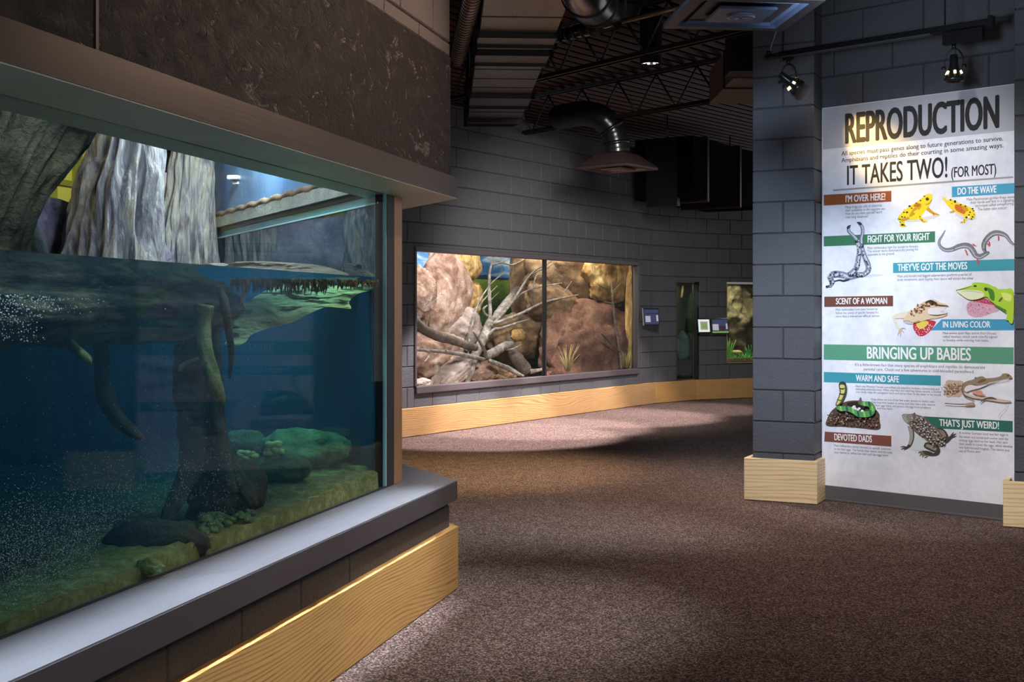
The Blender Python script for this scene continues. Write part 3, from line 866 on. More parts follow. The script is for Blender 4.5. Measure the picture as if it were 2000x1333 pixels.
root('slim rope-like root hanging between the log end and the plank', [(428, 560, 4.10, 8), (440, 600, 4.10, 9), (446, 640, 4.10, 8), (452, 690, 4.12, 6), (448, 740, 4.12, 3)], ROOTD, 'rootlet', 12, 9.0)
# algae grown standpipe at the end wall
c = [P(714 - 3 * math.sin(i * .9), 560 + i * 11, 5.55) for i in range(27)]
mb = MB(); mb.tube(c, .028, 20, disp=lambda a, t, p: 1 + .35 * noise.fractal(Vector((math.cos(a) * 1.5, math.sin(a) * 1.5, p.z * 18)), .8, 2, 3))
tag(part('standpipe', mb, make_rock('algae_pipe', [(.3, srgb(30, 70, 80)), (.55, srgb(70, 120, 118)), (.75, srgb(150, 190, 170))], 9, 40, .6, .8)), 'algae covered standpipe on the end wall below the water', 'pipe')

# tank bed: gravel slope rising to the right end, plus pebbles
mb = MB(); nx, ny_ = 110, 60; vs = []
def bed(u, y):
    k = noise.fractal(Vector((u * 1.6, y * 1.6, .5)), .9, 2.1, 5)
    rise = .16 * math.exp(-((u + .32) / .55) ** 2 - ((y - .42) / .45) ** 2)
    return ZS + .034 + .026 * k + rise * .22 + .012 * noise.noise(Vector((u * 22, y * 22, 0)))
XB = -4.4
for j in range(ny_ + 1):
    for i in range(nx + 1):
        y = TI + .012 + (TB - TI - .03) * max(0, j - 1) / (ny_ - 1)
        xe = (ez.x - .03) + (E.x / E.y) * (y - TI)
        u = XB + (xe - XB) * i / nx
        vs.append((u, y - .006 if j == 0 else y, (ZS - .05) if j == 0 else bed(u, y)))
mb.add(vs, [(j * (nx + 1) + i, j * (nx + 1) + i + 1, (j + 1) * (nx + 1) + i + 1, (j + 1) * (nx + 1) + i) for j in range(ny_) for i in range(nx)], 0, True)
tag(part('gravel_bed', mb, GRAVEL, M=AQ.M, space='local'), 'yellow green gravel bed sloping across the floor of the aquarium', 'gravel', kind='stuff')


def rock_mesh(name, mat, rx_, ry_, rz_, seed, sub=4, amp=.28, freq=1.3, flatb=None):
    bm = bmesh.new(); bmesh.ops.create_icosphere(bm, subdivisions=sub, radius=1)
    for v in bm.verts:
        k = noise.fractal(v.co * freq + Vector((seed * 3.7, seed, 0)), .85, 2.1, 5)
        r = 1 - abs(noise.noise(v.co * freq * 1.6 + Vector((seed, 9, 2)))) * .5
        v.co *= 1 + amp * (k + .5 * r - .2) + (.035 * noise.fractal(v.co * 6 + Vector((seed, 0, 0)), .8, 2, 3) - .05 * max(0, .12 - abs(noise.noise(v.co * 2.4 + Vector((0, seed, 0))))) / .12 if sub > 3 else 0)
        v.co = Vector((v.co.x * rx_, v.co.y * ry_, v.co.z * rz_))
    me = bpy.data.meshes.new(name); bm.to_mesh(me); bm.free(); me.materials.append(mat)
    me.polygons.foreach_set('use_smooth', [True] * len(me.polygons)); return me


def rock(label, px, py, Y, hw, hh, mat, seed, name='rock', deep=1.0, amp=.28, sub=4, cat='rock', rot=0.0, freq=1.3, fr=None):
    sx, sz = hw / F * Y, hh / F * Y
    o = bpy.data.objects.new(name, rock_mesh(name, mat, sx, (sx + sz) / 2 * deep, sz, seed, sub, amp, freq)); link(o)
    o.location = P(px, py, Y); o.rotation_euler = (0, rot, 0)
    return tag(o, label, cat)


rock('broad green boulder at the back of the tank bed below the plank', 590, 882, 5.25, 85, 40, ROCKG, 1, deep=.8)
rock('pale green flat stone resting low in front of the broad green boulder', 556, 912, 4.95, 50, 26, ROCKG, 2, deep=.8)
rock('dim boulder at the right end of the sunken rock heap', 655, 872, 5.5, 46, 34, ROCKD, 3, deep=.8)
rock('rounded dark stone at the left end of the sunken rock heap', 480, 868, 5.1, 40, 26, ROCKG, 14, deep=.8)
rock('black slab-sided stump on the bed beside the gnarled root', 455, 952, 4.35, 64, 54, ROCKD, 4, amp=.16)
rock('large dark rock shape standing in for a black shadow low behind the front glass', 300, 1066, 3.75, 104, 46, ROCKD, 5, amp=.2, deep=.6)  # dark lump added where a black shadow lies on the bed
rock('small moss topped stone against the front glass', 290, 1108, 3.45, 26, 15, ROCKG, 6)
rock('yellow green stone at the foot of the lit gravel slope', 575, 1000, 5.0, 20, 12, GRAVEL, 7)
rock('lumpy olive stone beside the dark gap in the gravel slope', 600, 985, 5.08, 24, 16, GRAVEL, 8)
pm = [rock_mesh('pebble', ROCKG, .020, .016, .012, s_, 2, .2) for s_ in (20, 21, 22)]
for k in range(330):
    px = R.uniform(392, 492); py = R.uniform(1006, 1082)
    Y = F * (H - .53) / (py - YH)
    p = P(px, py, Y); loc = AQ.Mi @ p
    if loc.y < TI + .03: continue
    o = bpy.data.objects.new('pebble', pm[k % 3]); link(o)
    p.z = bed(loc.x, loc.y) + .006 + R.uniform(0, .018); o.location = p; s_ = R.uniform(.5, 1.0); o.scale = (s_, s_, s_)
    o.rotation_euler = (R.uniform(-.3, .3), R.uniform(-.3, .3), R.uniform(0, 6))
    tag(o, 'small rounded green pebble in the drift on the bed by the front glass', 'pebble', 'pebbles drifted by the front glass')
ym = [rock_mesh('bright_pebble', plain('bright_pebble', srgb(206, 210, 130), .7, grain=.3), .020, .016, .013, s_, 2, .2) for s_ in (30, 31)]
for k in range(34):
    if k < 18: px, py, Y = R.uniform(524, 548), R.uniform(866, 888), 4.93
    else: px, py, Y = R.uniform(466, 502), R.uniform(884, 900), 4.85
    o = bpy.data.objects.new('pebble', ym[k % 2]); link(o); o.location = P(px, py, Y); o.rotation_euler = (R.uniform(-.3, .3), 0, R.uniform(0, 6))
    s_ = R.uniform(.6, 1.1); o.scale = (s_, s_, s_)
    tag(o, 'bright yellow pebble lodged on the green boulder heap' if k < 18 else 'bright yellow pebble lodged on the dark round stone', 'pebble', 'bright pebbles on the boulder heap' if k < 18 else 'bright pebbles on the dark stone')
# bubbles behind the front pane, and specks standing in for the carpet reflection
SPECKM = plain('bubble', srgb(215, 228, 238), .15)
bm_ = MB(); ico = bmesh.new(); bmesh.ops.create_icosphere(ico, subdivisions=1, radius=1); iv = [v.co.copy() for v in ico.verts]; ico.verts.index_update(); if_ = [[v.index for v in f.verts] for f in ico.faces]; ico.free()
def speck(px, py, r):
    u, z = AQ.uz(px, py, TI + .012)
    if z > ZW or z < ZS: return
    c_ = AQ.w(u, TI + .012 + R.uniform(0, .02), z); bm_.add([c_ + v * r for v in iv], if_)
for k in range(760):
    px = min(R.gauss(0, 75), 330); py = 575 + R.random() ** 1.5 * (90 if px < 90 else 30) + px * .05; speck(px, py, R.uniform(.0009, .0022))
for k in range(300): speck(R.uniform(0, 620), R.uniform(560, 1050), R.uniform(.0005, .0011))
for k in range(11000):  # specks imitate the carpet's reflection in the glass; gap left for the shadow
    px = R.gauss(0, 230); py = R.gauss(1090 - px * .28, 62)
    if px < 480 and not (200 < px < 400 and 1040 < py + (px - 200) * .35 < 1150): speck(px, py, R.uniform(.0005, .0012))
tag(part('bubbles_and_specks', bm_, SPECKM), 'tiny white air bubbles and specks standing in for the carpet reflection behind the front glass', 'bubbles', kind='stuff')

# ------------------------------------------------------------------ exhibit behind the long window
win = tag(thing('window_1', None, None, BACK.M), kind='structure')
wp = lambda nm, mb, m, **k: part(nm, mb, m, win, space='local', **k)
FR_ = .045
for nm, a, b in (('frame_rail', (wu0 - .02, WY - .02, wz1 - .005), (wu1 + .02, WY + .06, wz1 + .05)), ('frame_rail', (wu0 - .02, WY - .03, wz0 - .07), (wu1 + .02, WY + .06, wz0)), ('frame_stile', (wu0 - .03, WY - .02, wz0), (wu0, WY + .06, wz1)), ('frame_stile', (wu1, WY - .02, wz0), (wu1 + .05, WY + .06, wz1))):
    mb = MB(); mb.box(a, b, ch=.006); wp(nm, mb, FRAMEM)
um = BACK.u(1060, WY + .04)
mb = MB(); mb.box((um - .014, WY - .005, wz0), (um + .014, WY + .04, wz1)); wp('mullion', mb, BLACK)
for a, b in ((wu0, um - .016), (um + .016, wu1)):
    mb = MB(); mb.box((a, WY + .010, wz0), (b, WY + .020, wz1)); wp('pane', mb, GLASSD)
# the box of the exhibit
DP = 1.75
mb = MB(); mb.box((wu0 - .9, WY + .2, wz0 - .14), (wu1 + 1.0, WY + DP + .4, wz0 - .09))
tag(part('floor_exhibit', mb, make_rock('exhibit_sand', [(.3, srgb(96, 70, 60)), (.6, srgb(150, 118, 102)), (.8, srgb(180, 156, 140))], 6, 40, .8), M=BACK.M, space='local'), kind='structure')
mb = MB(); mb.box((wu0 - .95, WY + .2, wz0 - .14), (wu0 - .9, WY + DP + .4, wz1 + 1)); mb.box((wu1 + 1.0, WY + .2, wz0 - .14), (wu1 + 1.05, WY + DP + .4, wz1 + 1)); mb.box((wu0 - .95, WY + .2, wz1 + .95), (wu1 + 1.05, WY + DP + .4, wz1 + 1))
tag(part('wall_exhibit', mb, plain('exhibit_wall', srgb(90, 80, 72), .8), M=BACK.M, space='local'), kind='structure')
# painted backdrop: sky, hills, green field (colours of the mural itself)
n = NT('mural_paint'); co = n.coord('Object'); zz = n.n('SeparateXYZ', {0: co}).outputs[2]
hz = BACK.z(BACK.u(965, WY + DP), 547, WY + DP); bz = BACK.z(BACK.u(965, WY + DP), 600, WY + DP); tz = BACK.z(BACK.u(965, WY + DP), 480, WY + DP)
cl = n.noise(n.coord('Object', (.55, 1, 2.4)), 2.6, 6, .6, .6)
sky = n.ramp(cl, [(.36, srgb(48, 96, 160)), (.50, srgb(96, 150, 205)), (.60, srgb(205, 222, 238)), (.72, srgb(120, 150, 190))])
tree_n = n.noise(n.coord('Object', (1, 1, 1.6)), 16, 5, .7)
field = n.mix(n.n('MapRange', {0: zz, 1: bz, 2: hz}).outputs[0], n.ramp(tree_n, [(.35, srgb(22, 46, 20)), (.65, srgb(70, 110, 40))]), n.ramp(tree_n, [(.3, srgb(110, 150, 50)), (.7, srgb(160, 190, 80))]))
hn = n.math('ADD', zz, n.math('MULTIPLY', n.noise(n.coord('Object', (1.2, 1, 0)), 1.5, 3), -.10))
isky = n.math('GREATER_THAN', zz, hz)
hill = n.math('GREATER_THAN', hn, hz + .0)
c = n.mix(isky, field, n.mix(hill, srgb(44, 66, 92), sky))
n.pbr(c, .8)
mb = MB(); mb.box((wu0 - .9, WY + DP, wz0 - .14), (wu1 + 1.0, WY + DP + .04, wz1 + .95))
tag(part('backdrop_mural', mb, n.mat, M=BACK.M, space='local'), 'painted mural of blue cloudy sky over green field behind the exhibit rocks', 'mural')

light('exhibit_lamp_a', 'AREA', BACK.w(wu0 + .7, WY + .35, wz1 + .8), BACK.w(wu0 + .9, WY + 1.4, wz0 + .3), 52, (1, .97, .94), .3, size_y=.6)
light('exhibit_lamp_b', 'AREA', BACK.w(wu0 + 1.9, WY + .35, wz1 + .8), BACK.w(wu0 + 2.0, WY + 1.4, wz0 + .2), 40, (1, .97, .94), .3, size_y=.6)
light('exhibit_lamp_c', 'AREA', BACK.w(wu1 - .9, WY + .4, wz1 + .8), BACK.w(wu1 - .9, WY + 1.3, wz0 + .2), 44, (1, .88, .7), .3, size_y=.6)

RED = make_rock('red_sandstone', [(.30, srgb(70, 46, 38)), (.42, srgb(124, 90, 76)), (.52, srgb(160, 128, 114)), (.60, srgb(190, 170, 160)), (.68, srgb(150, 98, 72)), (.76, srgb(128, 118, 122))], 2.4, 9, .8)
OCH = make_rock('ochre_sandstone', [(.30, srgb(70, 48, 28)), (.44, srgb(138, 104, 60)), (.56, srgb(186, 152, 96)), (.66, srgb(218, 196, 150)), (.78, srgb(140, 96, 50))], 2.6, 12, .8, stretch=(1.6, 1.6, .8))
BRN = make_rock('brown_rock', [(.30, srgb(58, 44, 34)), (.45, srgb(108, 84, 62)), (.58, srgb(146, 116, 86)), (.7, srgb(168, 140, 104))], 2.0, 11, .9)
MND = make_rock('rust_mound', [(.30, srgb(72, 46, 38)), (.5, srgb(122, 84, 70)), (.68, srgb(152, 116, 96)), (.8, srgb(176, 150, 126))], 4.5, 26, 1.0, stretch=(1, 1, 1.3))
GPK = make_rock('grey_pink_rock', [(.30, srgb(92, 78, 76)), (.46, srgb(142, 122, 116)), (.6, srgb(176, 160, 152)), (.74, srgb(200, 188, 180))], 2.6, 10, .8)


def erock(label, cx, cy, d, hw, hh, mat, seed, deep=.8, amp=.25, sub=5, freq=1.2, rot=0.0):
    """rock in the exhibit: photo position, depth behind the wall, half sizes in px"""
    c_ = BACK.pw(cx, cy, WY + d); Y = c_.y; hm, sz = hw / F * Y, hh / F * Y
    sy = min(.34, .62 * hm) * deep / .8; sx = math.sqrt(max(hm * hm - (.83 * sy) ** 2, (.3 * hm) ** 2)) / .53
    o = bpy.data.objects.new('boulder', rock_mesh('boulder', mat, sx, sy, sz, seed, sub, amp, freq)); link(o)
    o.location = c_; o.rotation_euler = (0, rot, math.atan2(BACK.d.y, BACK.d.x))
    return tag(o, label, 'rock')


erock('tall pinkish boulder at the left end of the long window', 868, 578, 1.0, 44, 90, RED, 41, .7, .20, rot=.25)
erock('pale upper shoulder of the rock stack, against the mural sky', 872, 516, 1.1, 30, 46, RED, 47, .6, .2, rot=.5)
erock('ochre upright boulder perched high on the rock stack', 907, 515, 1.05, 30, 38, OCH, 43, .8, .16)
erock('orange brown block wedged under the ochre boulder', 917, 582, 1.05, 24, 32, OCH, 44, .8, .22)
erock('left low red boulder half hidden by the frame', 822, 572, .8, 26, 46, RED, 45, .8, .2)
erock('rounded grey pink boulder in the middle of the left pane', 905, 645, .95, 36, 38, GPK, 46, .8, .22)
erock('low red ledge in the bottom left of the window', 850, 700, .85, 54, 50, RED, 48, .8, .22)
erock('flat pinkish slab leaning at the front edge of the left pane', 880, 735, .62, 40, 26, GPK, 49, .8, .2, rot=-.4)
erock('small grey stone at the lower left front corner of the window', 820, 750, .3, 20, 10, GPK, 50, .8, .2)
erock('red rubble stone at the foot of the dead tree', 945, 730, .72, 34, 22, RED, 51, .8, .25)
erock('small dark rubble stone right of the dead tree foot', 985, 733, .62, 22, 12, BRN, 59, .8, .25)
erock('dark brown boulder behind the dead tree', 1010, 660, .95, 52, 46, BRN, 52, .8, .25)
erock('smooth tan stone beside the hollow stump', 1013, 655, .75, 14, 12, OCH, 60, .8, .15)
erock('steep brown cliff beside the green field of the mural', 1030, 540, 1.1, 34, 96, BRN, 53, .7, .18)
erock('wide folded brown cliff across the top of the right pane', 1120, 540, .85, 86, 62, BRN, 54, .6, .24, freq=1.5)
erock('ochre cliff shoulder in the upper right of the window', 1195, 545, .55, 58, 52, OCH, 55, .6, .2, freq=1.5)
erock('tan ledge below the wide folded cliff', 1090, 610, .72, 62, 44, BRN, 56, .7, .25, rot=.3)
erock('big rust coloured earth mound filling the right pane', 1165, 690, .50, 108, 94, MND, 57, .7, .14, freq=2.6)
erock('slim tan rock pillar at the right end of the long window', 1234, 620, .22, 13, 104, OCH, 58, .9, .16)
erock('pale flat stone at the bottom of the right pane', 1152, 721, .4, 18, 6, GPK, 61, .8, .2)

BRANCH = make_rock('dead_branch', [(.3, srgb(70, 60, 56)), (.48, srgb(128, 116, 110)), (.62, srgb(176, 168, 164)), (.75, srgb(220, 216, 212))], 9, 40, .8, .7)
BRANCHD = make_rock('dark_branch', [(.3, srgb(52, 42, 38)), (.5, srgb(100, 86, 78)), (.7, srgb(150, 136, 126))], 6, 30, .7, .75)
ec_ = lambda x, y: (780 + x / 4.164, 460 + y / 4.164)
ed_ = lambda x, y: (1040 + x / 4.164, 460 + y / 4.164)


def branch(nm, pts, mat, parent, n=8, d0=.6):
    """pts (crop x, crop y, depth, radius in crop px)"""
    W = []
    for q in pts:
        (x, y, d, r) = q; px, py = ec_(x, y); w_ = BACK.pw(px, py, WY + d); W.append((*w_, r / 4.164 / F * w_.y))
    c = cr(W, 6); mb = MB()
    mb.tube([q[:3] for q in c], [max(.0015, q[3]) for q in c], n, disp=lambda a, t, p: 1 + .18 * noise.noise(p * 9))
    return part(nm, mb, mat, parent)


t = thing('dead_tree', 'bleached bare dead tree leaning across the left pane of the long window', 'tree', T(BACK.pw(911, 742, WY + .55)))
branch('trunk', [(540, 1215, .55, 34), (575, 1100, .6, 34), (605, 1000, .65, 36), (655, 900, .7, 40), (700, 800, .75, 38), (735, 710, .8, 32), (752, 670, .8, 22)], BRANCH, t, 14)
for b in ([(738, 690, .8, 20), (738, 600, .85, 15), (732, 480, .9, 13), (732, 330, .95, 11), (750, 230, 1.0, 9), (770, 160, 1.0, 8)],
          [(770, 680, .8, 26), (830, 600, .9, 34), (920, 490, 1.0, 32), (990, 400, 1.1, 26), (1010, 370, 1.1, 18)],
          [(745, 740, .72, 16), (830, 650, .7, 13), (920, 540, .65, 12), (985, 440, .6, 10), (1050, 340, .55, 8), (1120, 275, .5, 7), (1200, 235, .48, 6), (1250, 200, .46, 3)],
          [(1060, 335, .55, 6), (1130, 290, .52, 5), (1210, 262, .5, 5), (1260, 205, .48, 2)],
          [(760, 720, .7, 15), (850, 690, .65, 13), (980, 640, .6, 12), (1100, 580, .55, 11), (1180, 545, .5, 10), (1300, 515, .48, 8), (1455, 485, .46, 5)],
          [(940, 525, .65, 7), (1000, 470, .62, 6), (1100, 430, .58, 6), (1200, 410, .55, 6), (1320, 388, .52, 4)],
          [(730, 810, .68, 12), (770, 765, .66, 11), (830, 755, .64, 11), (950, 715, .6, 9), (1060, 682, .58, 5)],
          [(560, 965, .62, 6), (568, 860, .66, 8), (585, 760, .7, 8), (610, 660, .74, 9), (640, 560, .78, 7), (690, 470, .82, 6), (760, 380, .86, 5), (845, 308, .9, 3)],
          [(630, 600, .77, 6), (700, 510, .8, 5), (795, 412, .84, 3)],
          [(740, 530, .9, 4), (810, 462, .92, 2)],
          [(745, 240, 1.0, 8), (810, 225, 1.02, 7), (875, 200, 1.04, 5)],
          [(850, 225, 1.0, 6), (910, 240, 1.0, 6), (980, 215, 1.0, 5), (1030, 180, 1.0, 4)],
          [(745, 670, .85, 10), (700, 640, .88, 11), (685, 600, .9, 10), (715, 570, .92, 5)],
          [(1085, 440, .57, 5), (1095, 380, .57, 5), (1120, 325, .57, 5), (1170, 322, .57, 3)],
          [(1330, 470, .5, 4), (1370, 420, .5, 4), (1400, 375, .5, 2)]):
    branch('branch', b, BRANCH, t)
t = thing('fallen_branch', 'thick dark fallen branch curving in from the left window frame', 'branch', T(BACK.pw(860, 660, WY + .5)))
branch('limb', [(120, 700, .45, 42), (190, 760, .47, 42), (300, 815, .5, 40), (420, 850, .55, 38), (520, 885, .58, 34), (620, 915, .6, 26)], BRANCHD, t, 14)
t = thing('fallen_branch', 'thin grey branch lying level across the front of the left pane', 'branch', T(BACK.pw(860, 690, WY + .4)))
branch('limb', [(130, 930, .35, 13), (240, 938, .38, 14), (380, 950, .4, 16), (500, 968, .42, 18), (600, 990, .44, 18), (690, 1010, .46, 14)], BRANCH, t, 10)
branch('twig', [(190, 925, .36, 6), (250, 955, .34, 8), (230, 1000, .33, 7), (205, 1028, .32, 4)], BRANCH, t)
branch('twig', [(355, 945, .4, 4), (380, 935, .38, 4), (425, 910, .38, 2)], BRANCHD, t)
t = thing('fallen_branch', 'pale broken branch sloping down to the front right of the tree foot', 'branch', T(BACK.pw(1000, 725, WY + .45)))
branch('limb', [(730, 1020, .5, 16), (820, 1055, .46, 20), (900, 1090, .43, 20), (960, 1125, .4, 16), (1010, 1145, .38, 8)], BRANCH, t, 10)
t = thing('log_stub', 'short cut pale log stub resting against the dead tree foot', 'log', T(BACK.pw(970, 690, WY + .55)))
branch('stub', [(715, 980, .55, 36), (790, 940, .58, 36), (860, 900, .62, 34), (910, 885, .65, 24)], BRANCH, t, 14)
branch('twig', [(850, 930, .6, 8), (920, 925, .58, 7), (990, 888, .56, 3)], BRANCH, t)
t = thing('broken_stick', 'dark broken stick standing in front of the dead tree trunk', 'stick', T(BACK.pw(950, 690, WY + .5)))
branch('stick', [(600, 785, .55, 6), (650, 860, .52, 12), (695, 940, .5, 15), (712, 1000, .5, 12)], BRANCHD, t)
t = thing('hollow_stump', 'dark hollow rotten stump right of the cut log stub', 'stump', T(BACK.pw(1005, 700, WY + .8)))
branch('stump_wall', [(880, 810, .85, 24), (900, 880, .8, 40), (930, 960, .75, 50), (980, 1040, .7, 60), (1040, 1110, .65, 44)], BRANCHD, t, 18)
branch('root_end', [(1060, 1110, .6, 22), (1120, 1100, .55, 16), (1200, 1080, .5, 12), (1290, 1062, .48, 5)], BRANCH, t)


def stick(nm, pts, mat, parent):
    off = 260 * 4.164
    return branch(nm, [(x + off, y, d, r) for x, y, d, r in pts], mat, parent)


t = thing('standing_stick', 'slim bare sapling standing in the right pane before the rust mound', 'stick', T(BACK.pw(1212, 720, WY + .35)))
stick('stem', [(722, 1090, 0.10, 8), (712, 980, 0.10, 9), (695, 850, 0.11, 10), (672, 690, 0.12, 10), (655, 540, 0.13, 9), (648, 450, 0.13, 8), (640, 365, 0.13, 5)], BRANCHD, t)
stick('twig', [(705, 945, 0.10, 6), (640, 880, 0.08, 7), (590, 830, 0.06, 8), (560, 795, 0.06, 6)], BRANCHD, t)
stick('twig', [(650, 460, 0.13, 4), (690, 420, 0.13, 4), (725, 385, 0.13, 2)], BRANCHD, t)
stick('twig', [(650, 555, 0.13, 5), (585, 540, 0.13, 3)], BRANCH, t)
stick('twig', [(650, 480, 0.13, 4), (600, 440, 0.13, 4), (520, 390, 0.13, 2)], BRANCHD, t)
# grass tufts
GRS = plain('dry_grass', srgb(150, 138, 84), .8, grain=.25)
def tuft(label, cx, cy, d, n_, h, spread):
    mb = MB(); c_ = BACK.pw(cx, cy, WY + d)
    for k in range(n_):
        a = R.uniform(-1, 1); hh = h * R.uniform(.55, 1); b = R.uniform(-.4, .4)
        p = c_ + Vector((a * .03, R.uniform(-.03, .03), -.02)); q = p + Vector((a * spread * .4, b * .03, hh * .6)); r = p + Vector((a * spread, b * .06, hh))
        mb.tube([p, q, r], [.003, .002, .0006], 4)
    tag(part('grass_tuft', mb, GRS), label, 'grass')
tuft('dry grass tuft in the right pane left of the rust mound foot', 1108, 722, .12, 22, .34, .12)
tuft('thin dry grass tuft beside the slim rock pillar in the right pane', 1222, 716, .10, 26, .26, .05)
mb = MB(); mb.box((0, 0, 0), (.07, .02, .012), ch=.003)

# ------------------------------------------------------------------ the two small tanks in the far walls
DKB = make_rock('dark_tank_rock', [(.3, srgb(14, 18, 14)), (.55, srgb(40, 44, 30)), (.75, srgb(72, 70, 46))], 4, 18, .8)
t = thing('corner_tank', 'tall narrow dark glass tank set into the bend of the far wall', 'tank', FAR1.M)
tp = lambda nm, mb, m: part(nm, mb, m, t, space='local')
fx = f1 + .0
mb = MB(); mb.box((tu0, WY + .24, tz0), (fx + .5, WY + .28, tz1)); mb.box((fx + .48, WY + .19, tz0), (fx + .5, WY + .26, tz1)); tp('back_panel', mb, DKB)
mb = MB(); mb.box((tu0 - .0, WY + .01, tz0), (tu0 + .01, WY + .24, tz1)); mb.box((tu0, WY + .01, tz1 - .01), (fx + .4, WY + .24, tz1)); mb.box((tu0, WY + .01, tz0), (fx + .4, WY + .24, tz0 + .02)); tp('tank_body', mb, BLACK)
mb = MB(); mb.box((tu0, WY - .004, tz0), (tu0 + .012, WY + .008, tz1)); mb.box((tu0, WY - .004, tz1 - .012), (fx, WY + .008, tz1)); mb.box((tu0, WY - .004, tz0), (fx, WY + .008, tz0 + .012)); mb.box((fx - .03, WY - .004, tz0), (fx - .018, WY + .008, tz1)); tp('rim', mb, plain('bronze_rim', srgb(88, 70, 52), .4, .5))
mb = MB(); mb.box((tu0 + .012, WY, tz0 + .012), (fx - .03, WY + .006, tz1 - .012)); tp('front_glass', mb, GLASS)
for lab, px, py, hw, hh, m_, sd in (('dark boulder at the bottom of the tall corner tank', 1336, 722, 18, 22, DKB, 71), ('mossy grey stone above the dark boulder in the tall corner tank', 1334, 676, 14, 26, make_rock('teal_stone', [(.3, srgb(30, 44, 44)), (.6, srgb(70, 96, 92)), (.8, srgb(110, 130, 120))], 5, 20, .8), 72), ('green weedy rock at the back right of the tall corner tank', 1352, 620, 10, 44, make_rock('weed_green', [(.3, srgb(14, 30, 14)), (.6, srgb(44, 76, 34)), (.8, srgb(84, 116, 60))], 6, 24, .8), 73)):
    c_ = FAR1.pw(px, py, WY + .15); sx, sz = hw / F * c_.y, hh / F * c_.y
    o = bpy.data.objects.new('rock', rock_mesh('rock', m_, sx * .9, .07, sz, sd, 4, .2)); link(o); o.location = c_; tag(o, lab, 'rock')
mb = MB(); mb.tube([FAR1.pw(1331, 582, WY + .2), FAR1.pw(1333, 570, WY + .2), FAR1.pw(1334, 558, WY + .2)], [.018, .018, .016], 8)
tag(part('bamboo_stick', mb, plain('bamboo', srgb(150, 112, 64), .6)), 'short tan stick at the top of the tall corner tank', 'stick')
light('corner_tank_lamp', 'AREA', FAR1.w((tu0 + fx) / 2, WY + .12, tz1 - .03), FAR1.w((tu0 + fx) / 2, WY + .14, 0), 1.2, (.8, 1, .8), .1)

t = thing('planted_tank', 'lit planted tank with green water plants at the far wall beside the pillar', 'tank', FAR2.M)
tp = lambda nm, mb, m: part(nm, mb, m, t, space='local')
PBK = make_rock('olive_rockwork', [(.3, srgb(36, 30, 18)), (.5, srgb(86, 74, 46)), (.65, srgb(128, 112, 74)), (.8, srgb(160, 146, 104))], 4, 16, .9)
mb = MB(); nx, nz = 40, 40; vs = []
for j in range(nz + 1):
    for i in range(nx + 1):
        x = pu0 + (pu1 + .5 - pu0) * i / nx; z = pz0 + (pz1 - pz0) * j / nz
        vs.append((x, WY + .42 - .16 * (noise.fractal(Vector((x * 4, 1, z * 4)), .9, 2, 4) + .2), z))
mb.add(vs, [(j * (nx + 1) + i, j * (nx + 1) + i + 1, (j + 1) * (nx + 1) + i + 1, (j + 1) * (nx + 1) + i) for j in range(nz) for i in range(nx)], 0, True); tp('rockwork', mb, PBK)
mb = MB(); mb.box((pu0 - .1, WY + .5, pz0 - .05), (pu1 + .6, WY + .54, pz1 + .05)); mb.box((pu0, WY + .01, pz0 - .0), (pu1 + .5, WY + .5, pz0 + .02)); mb.box((pu0, WY + .01, pz1 - .01), (pu1 + .5, WY + .5, pz1)); mb.box((pu0 - .02, WY + .01, pz0), (pu0, WY + .5, pz1)); tp('tank_body', mb, BLACK)
mb = MB(); mb.box((pu0, WY - .004, pz1 - .03), (pu1, WY + .008, pz1)); tp('top_rim', mb, plain('silver_rim', srgb(190, 190, 180), .3, .4))
mb = MB(); mb.box((pu0, WY - .004, pz0), (pu0 + .012, WY + .008, pz1 - .03)); mb.box((pu0, WY - .004, pz0), (pu1, WY + .008, pz0 + .012)); tp('rim', mb, plain('brass_rim', srgb(150, 140, 70), .35, .5))
mb = MB(); mb.box((pu0 + .012, WY, pz0 + .012), (pu1, WY + .006, pz1 - .03)); tp('front_glass', mb, GLASS)
mb = MB(); mb.box((pu0 + .01, WY + .02, pz0 + .02), (pu1, WY + .4, pz0 + .07)); tp('gravel_layer', mb, make_rock('planted_gravel', [(.3, srgb(80, 76, 40)), (.6, srgb(160, 150, 96)), (.8, srgb(200, 190, 140))], 20, 50, .9))
PLG = plain('leaf_green', srgb(96, 190, 60), .5, grain=.25); PLD = plain('leaf_dark_green', srgb(50, 120, 50), .5, grain=.25)
def wplant(label, pts_px, n_, h, spread, mat, name='water_plant'):
    c_ = FAR2.pw(*pts_px, WY + .16); mb = MB()
    for k in range(n_):
        a = R.uniform(-1, 1); hh = h * R.uniform(.5, 1); b = R.uniform(-.5, .5)
        p = c_ + Vector((a * spread * .3, b * .05, -.03)); q = p + Vector((a * spread * .5, b * .08, hh * .6)); r = p + Vector((a * spread * 1.1, b * .1, hh))
        mb.tube([p, q, r], [.006, .010, .002], 5, flat=.4)
    tag(part(name, mb, mat), label, 'plant')
wplant('tall thin green stems at the left of the planted tank', (1423, 700), 6, .36, .09, PLG)
wplant('dense low green plants in the middle of the planted tank', (1436, 702), 40, .12, .12, PLG)
wplant('bright broad green plant at the right of the planted tank', (1456, 703), 26, .14, .09, PLG)
wplant('darker green stems at the right back of the planted tank', (1466, 703), 16, .26, .07, PLD)
for lab, px, py, hw, hh, sd in (('flat tan stone among the plants of the planted tank', 1438, 688, 11, 4, 81),):
    c_ = FAR2.pw(px, py, WY + .2); sx, sz = hw / F * c_.y, hh / F * c_.y
    o = bpy.data.objects.new('stone', rock_mesh('stone', plain('tan_stone', srgb(190, 170, 110), .7, grain=.2), sx, sx, sz, sd, 3, .2)); link(o); o.location = c_; tag(o, lab, 'rock')
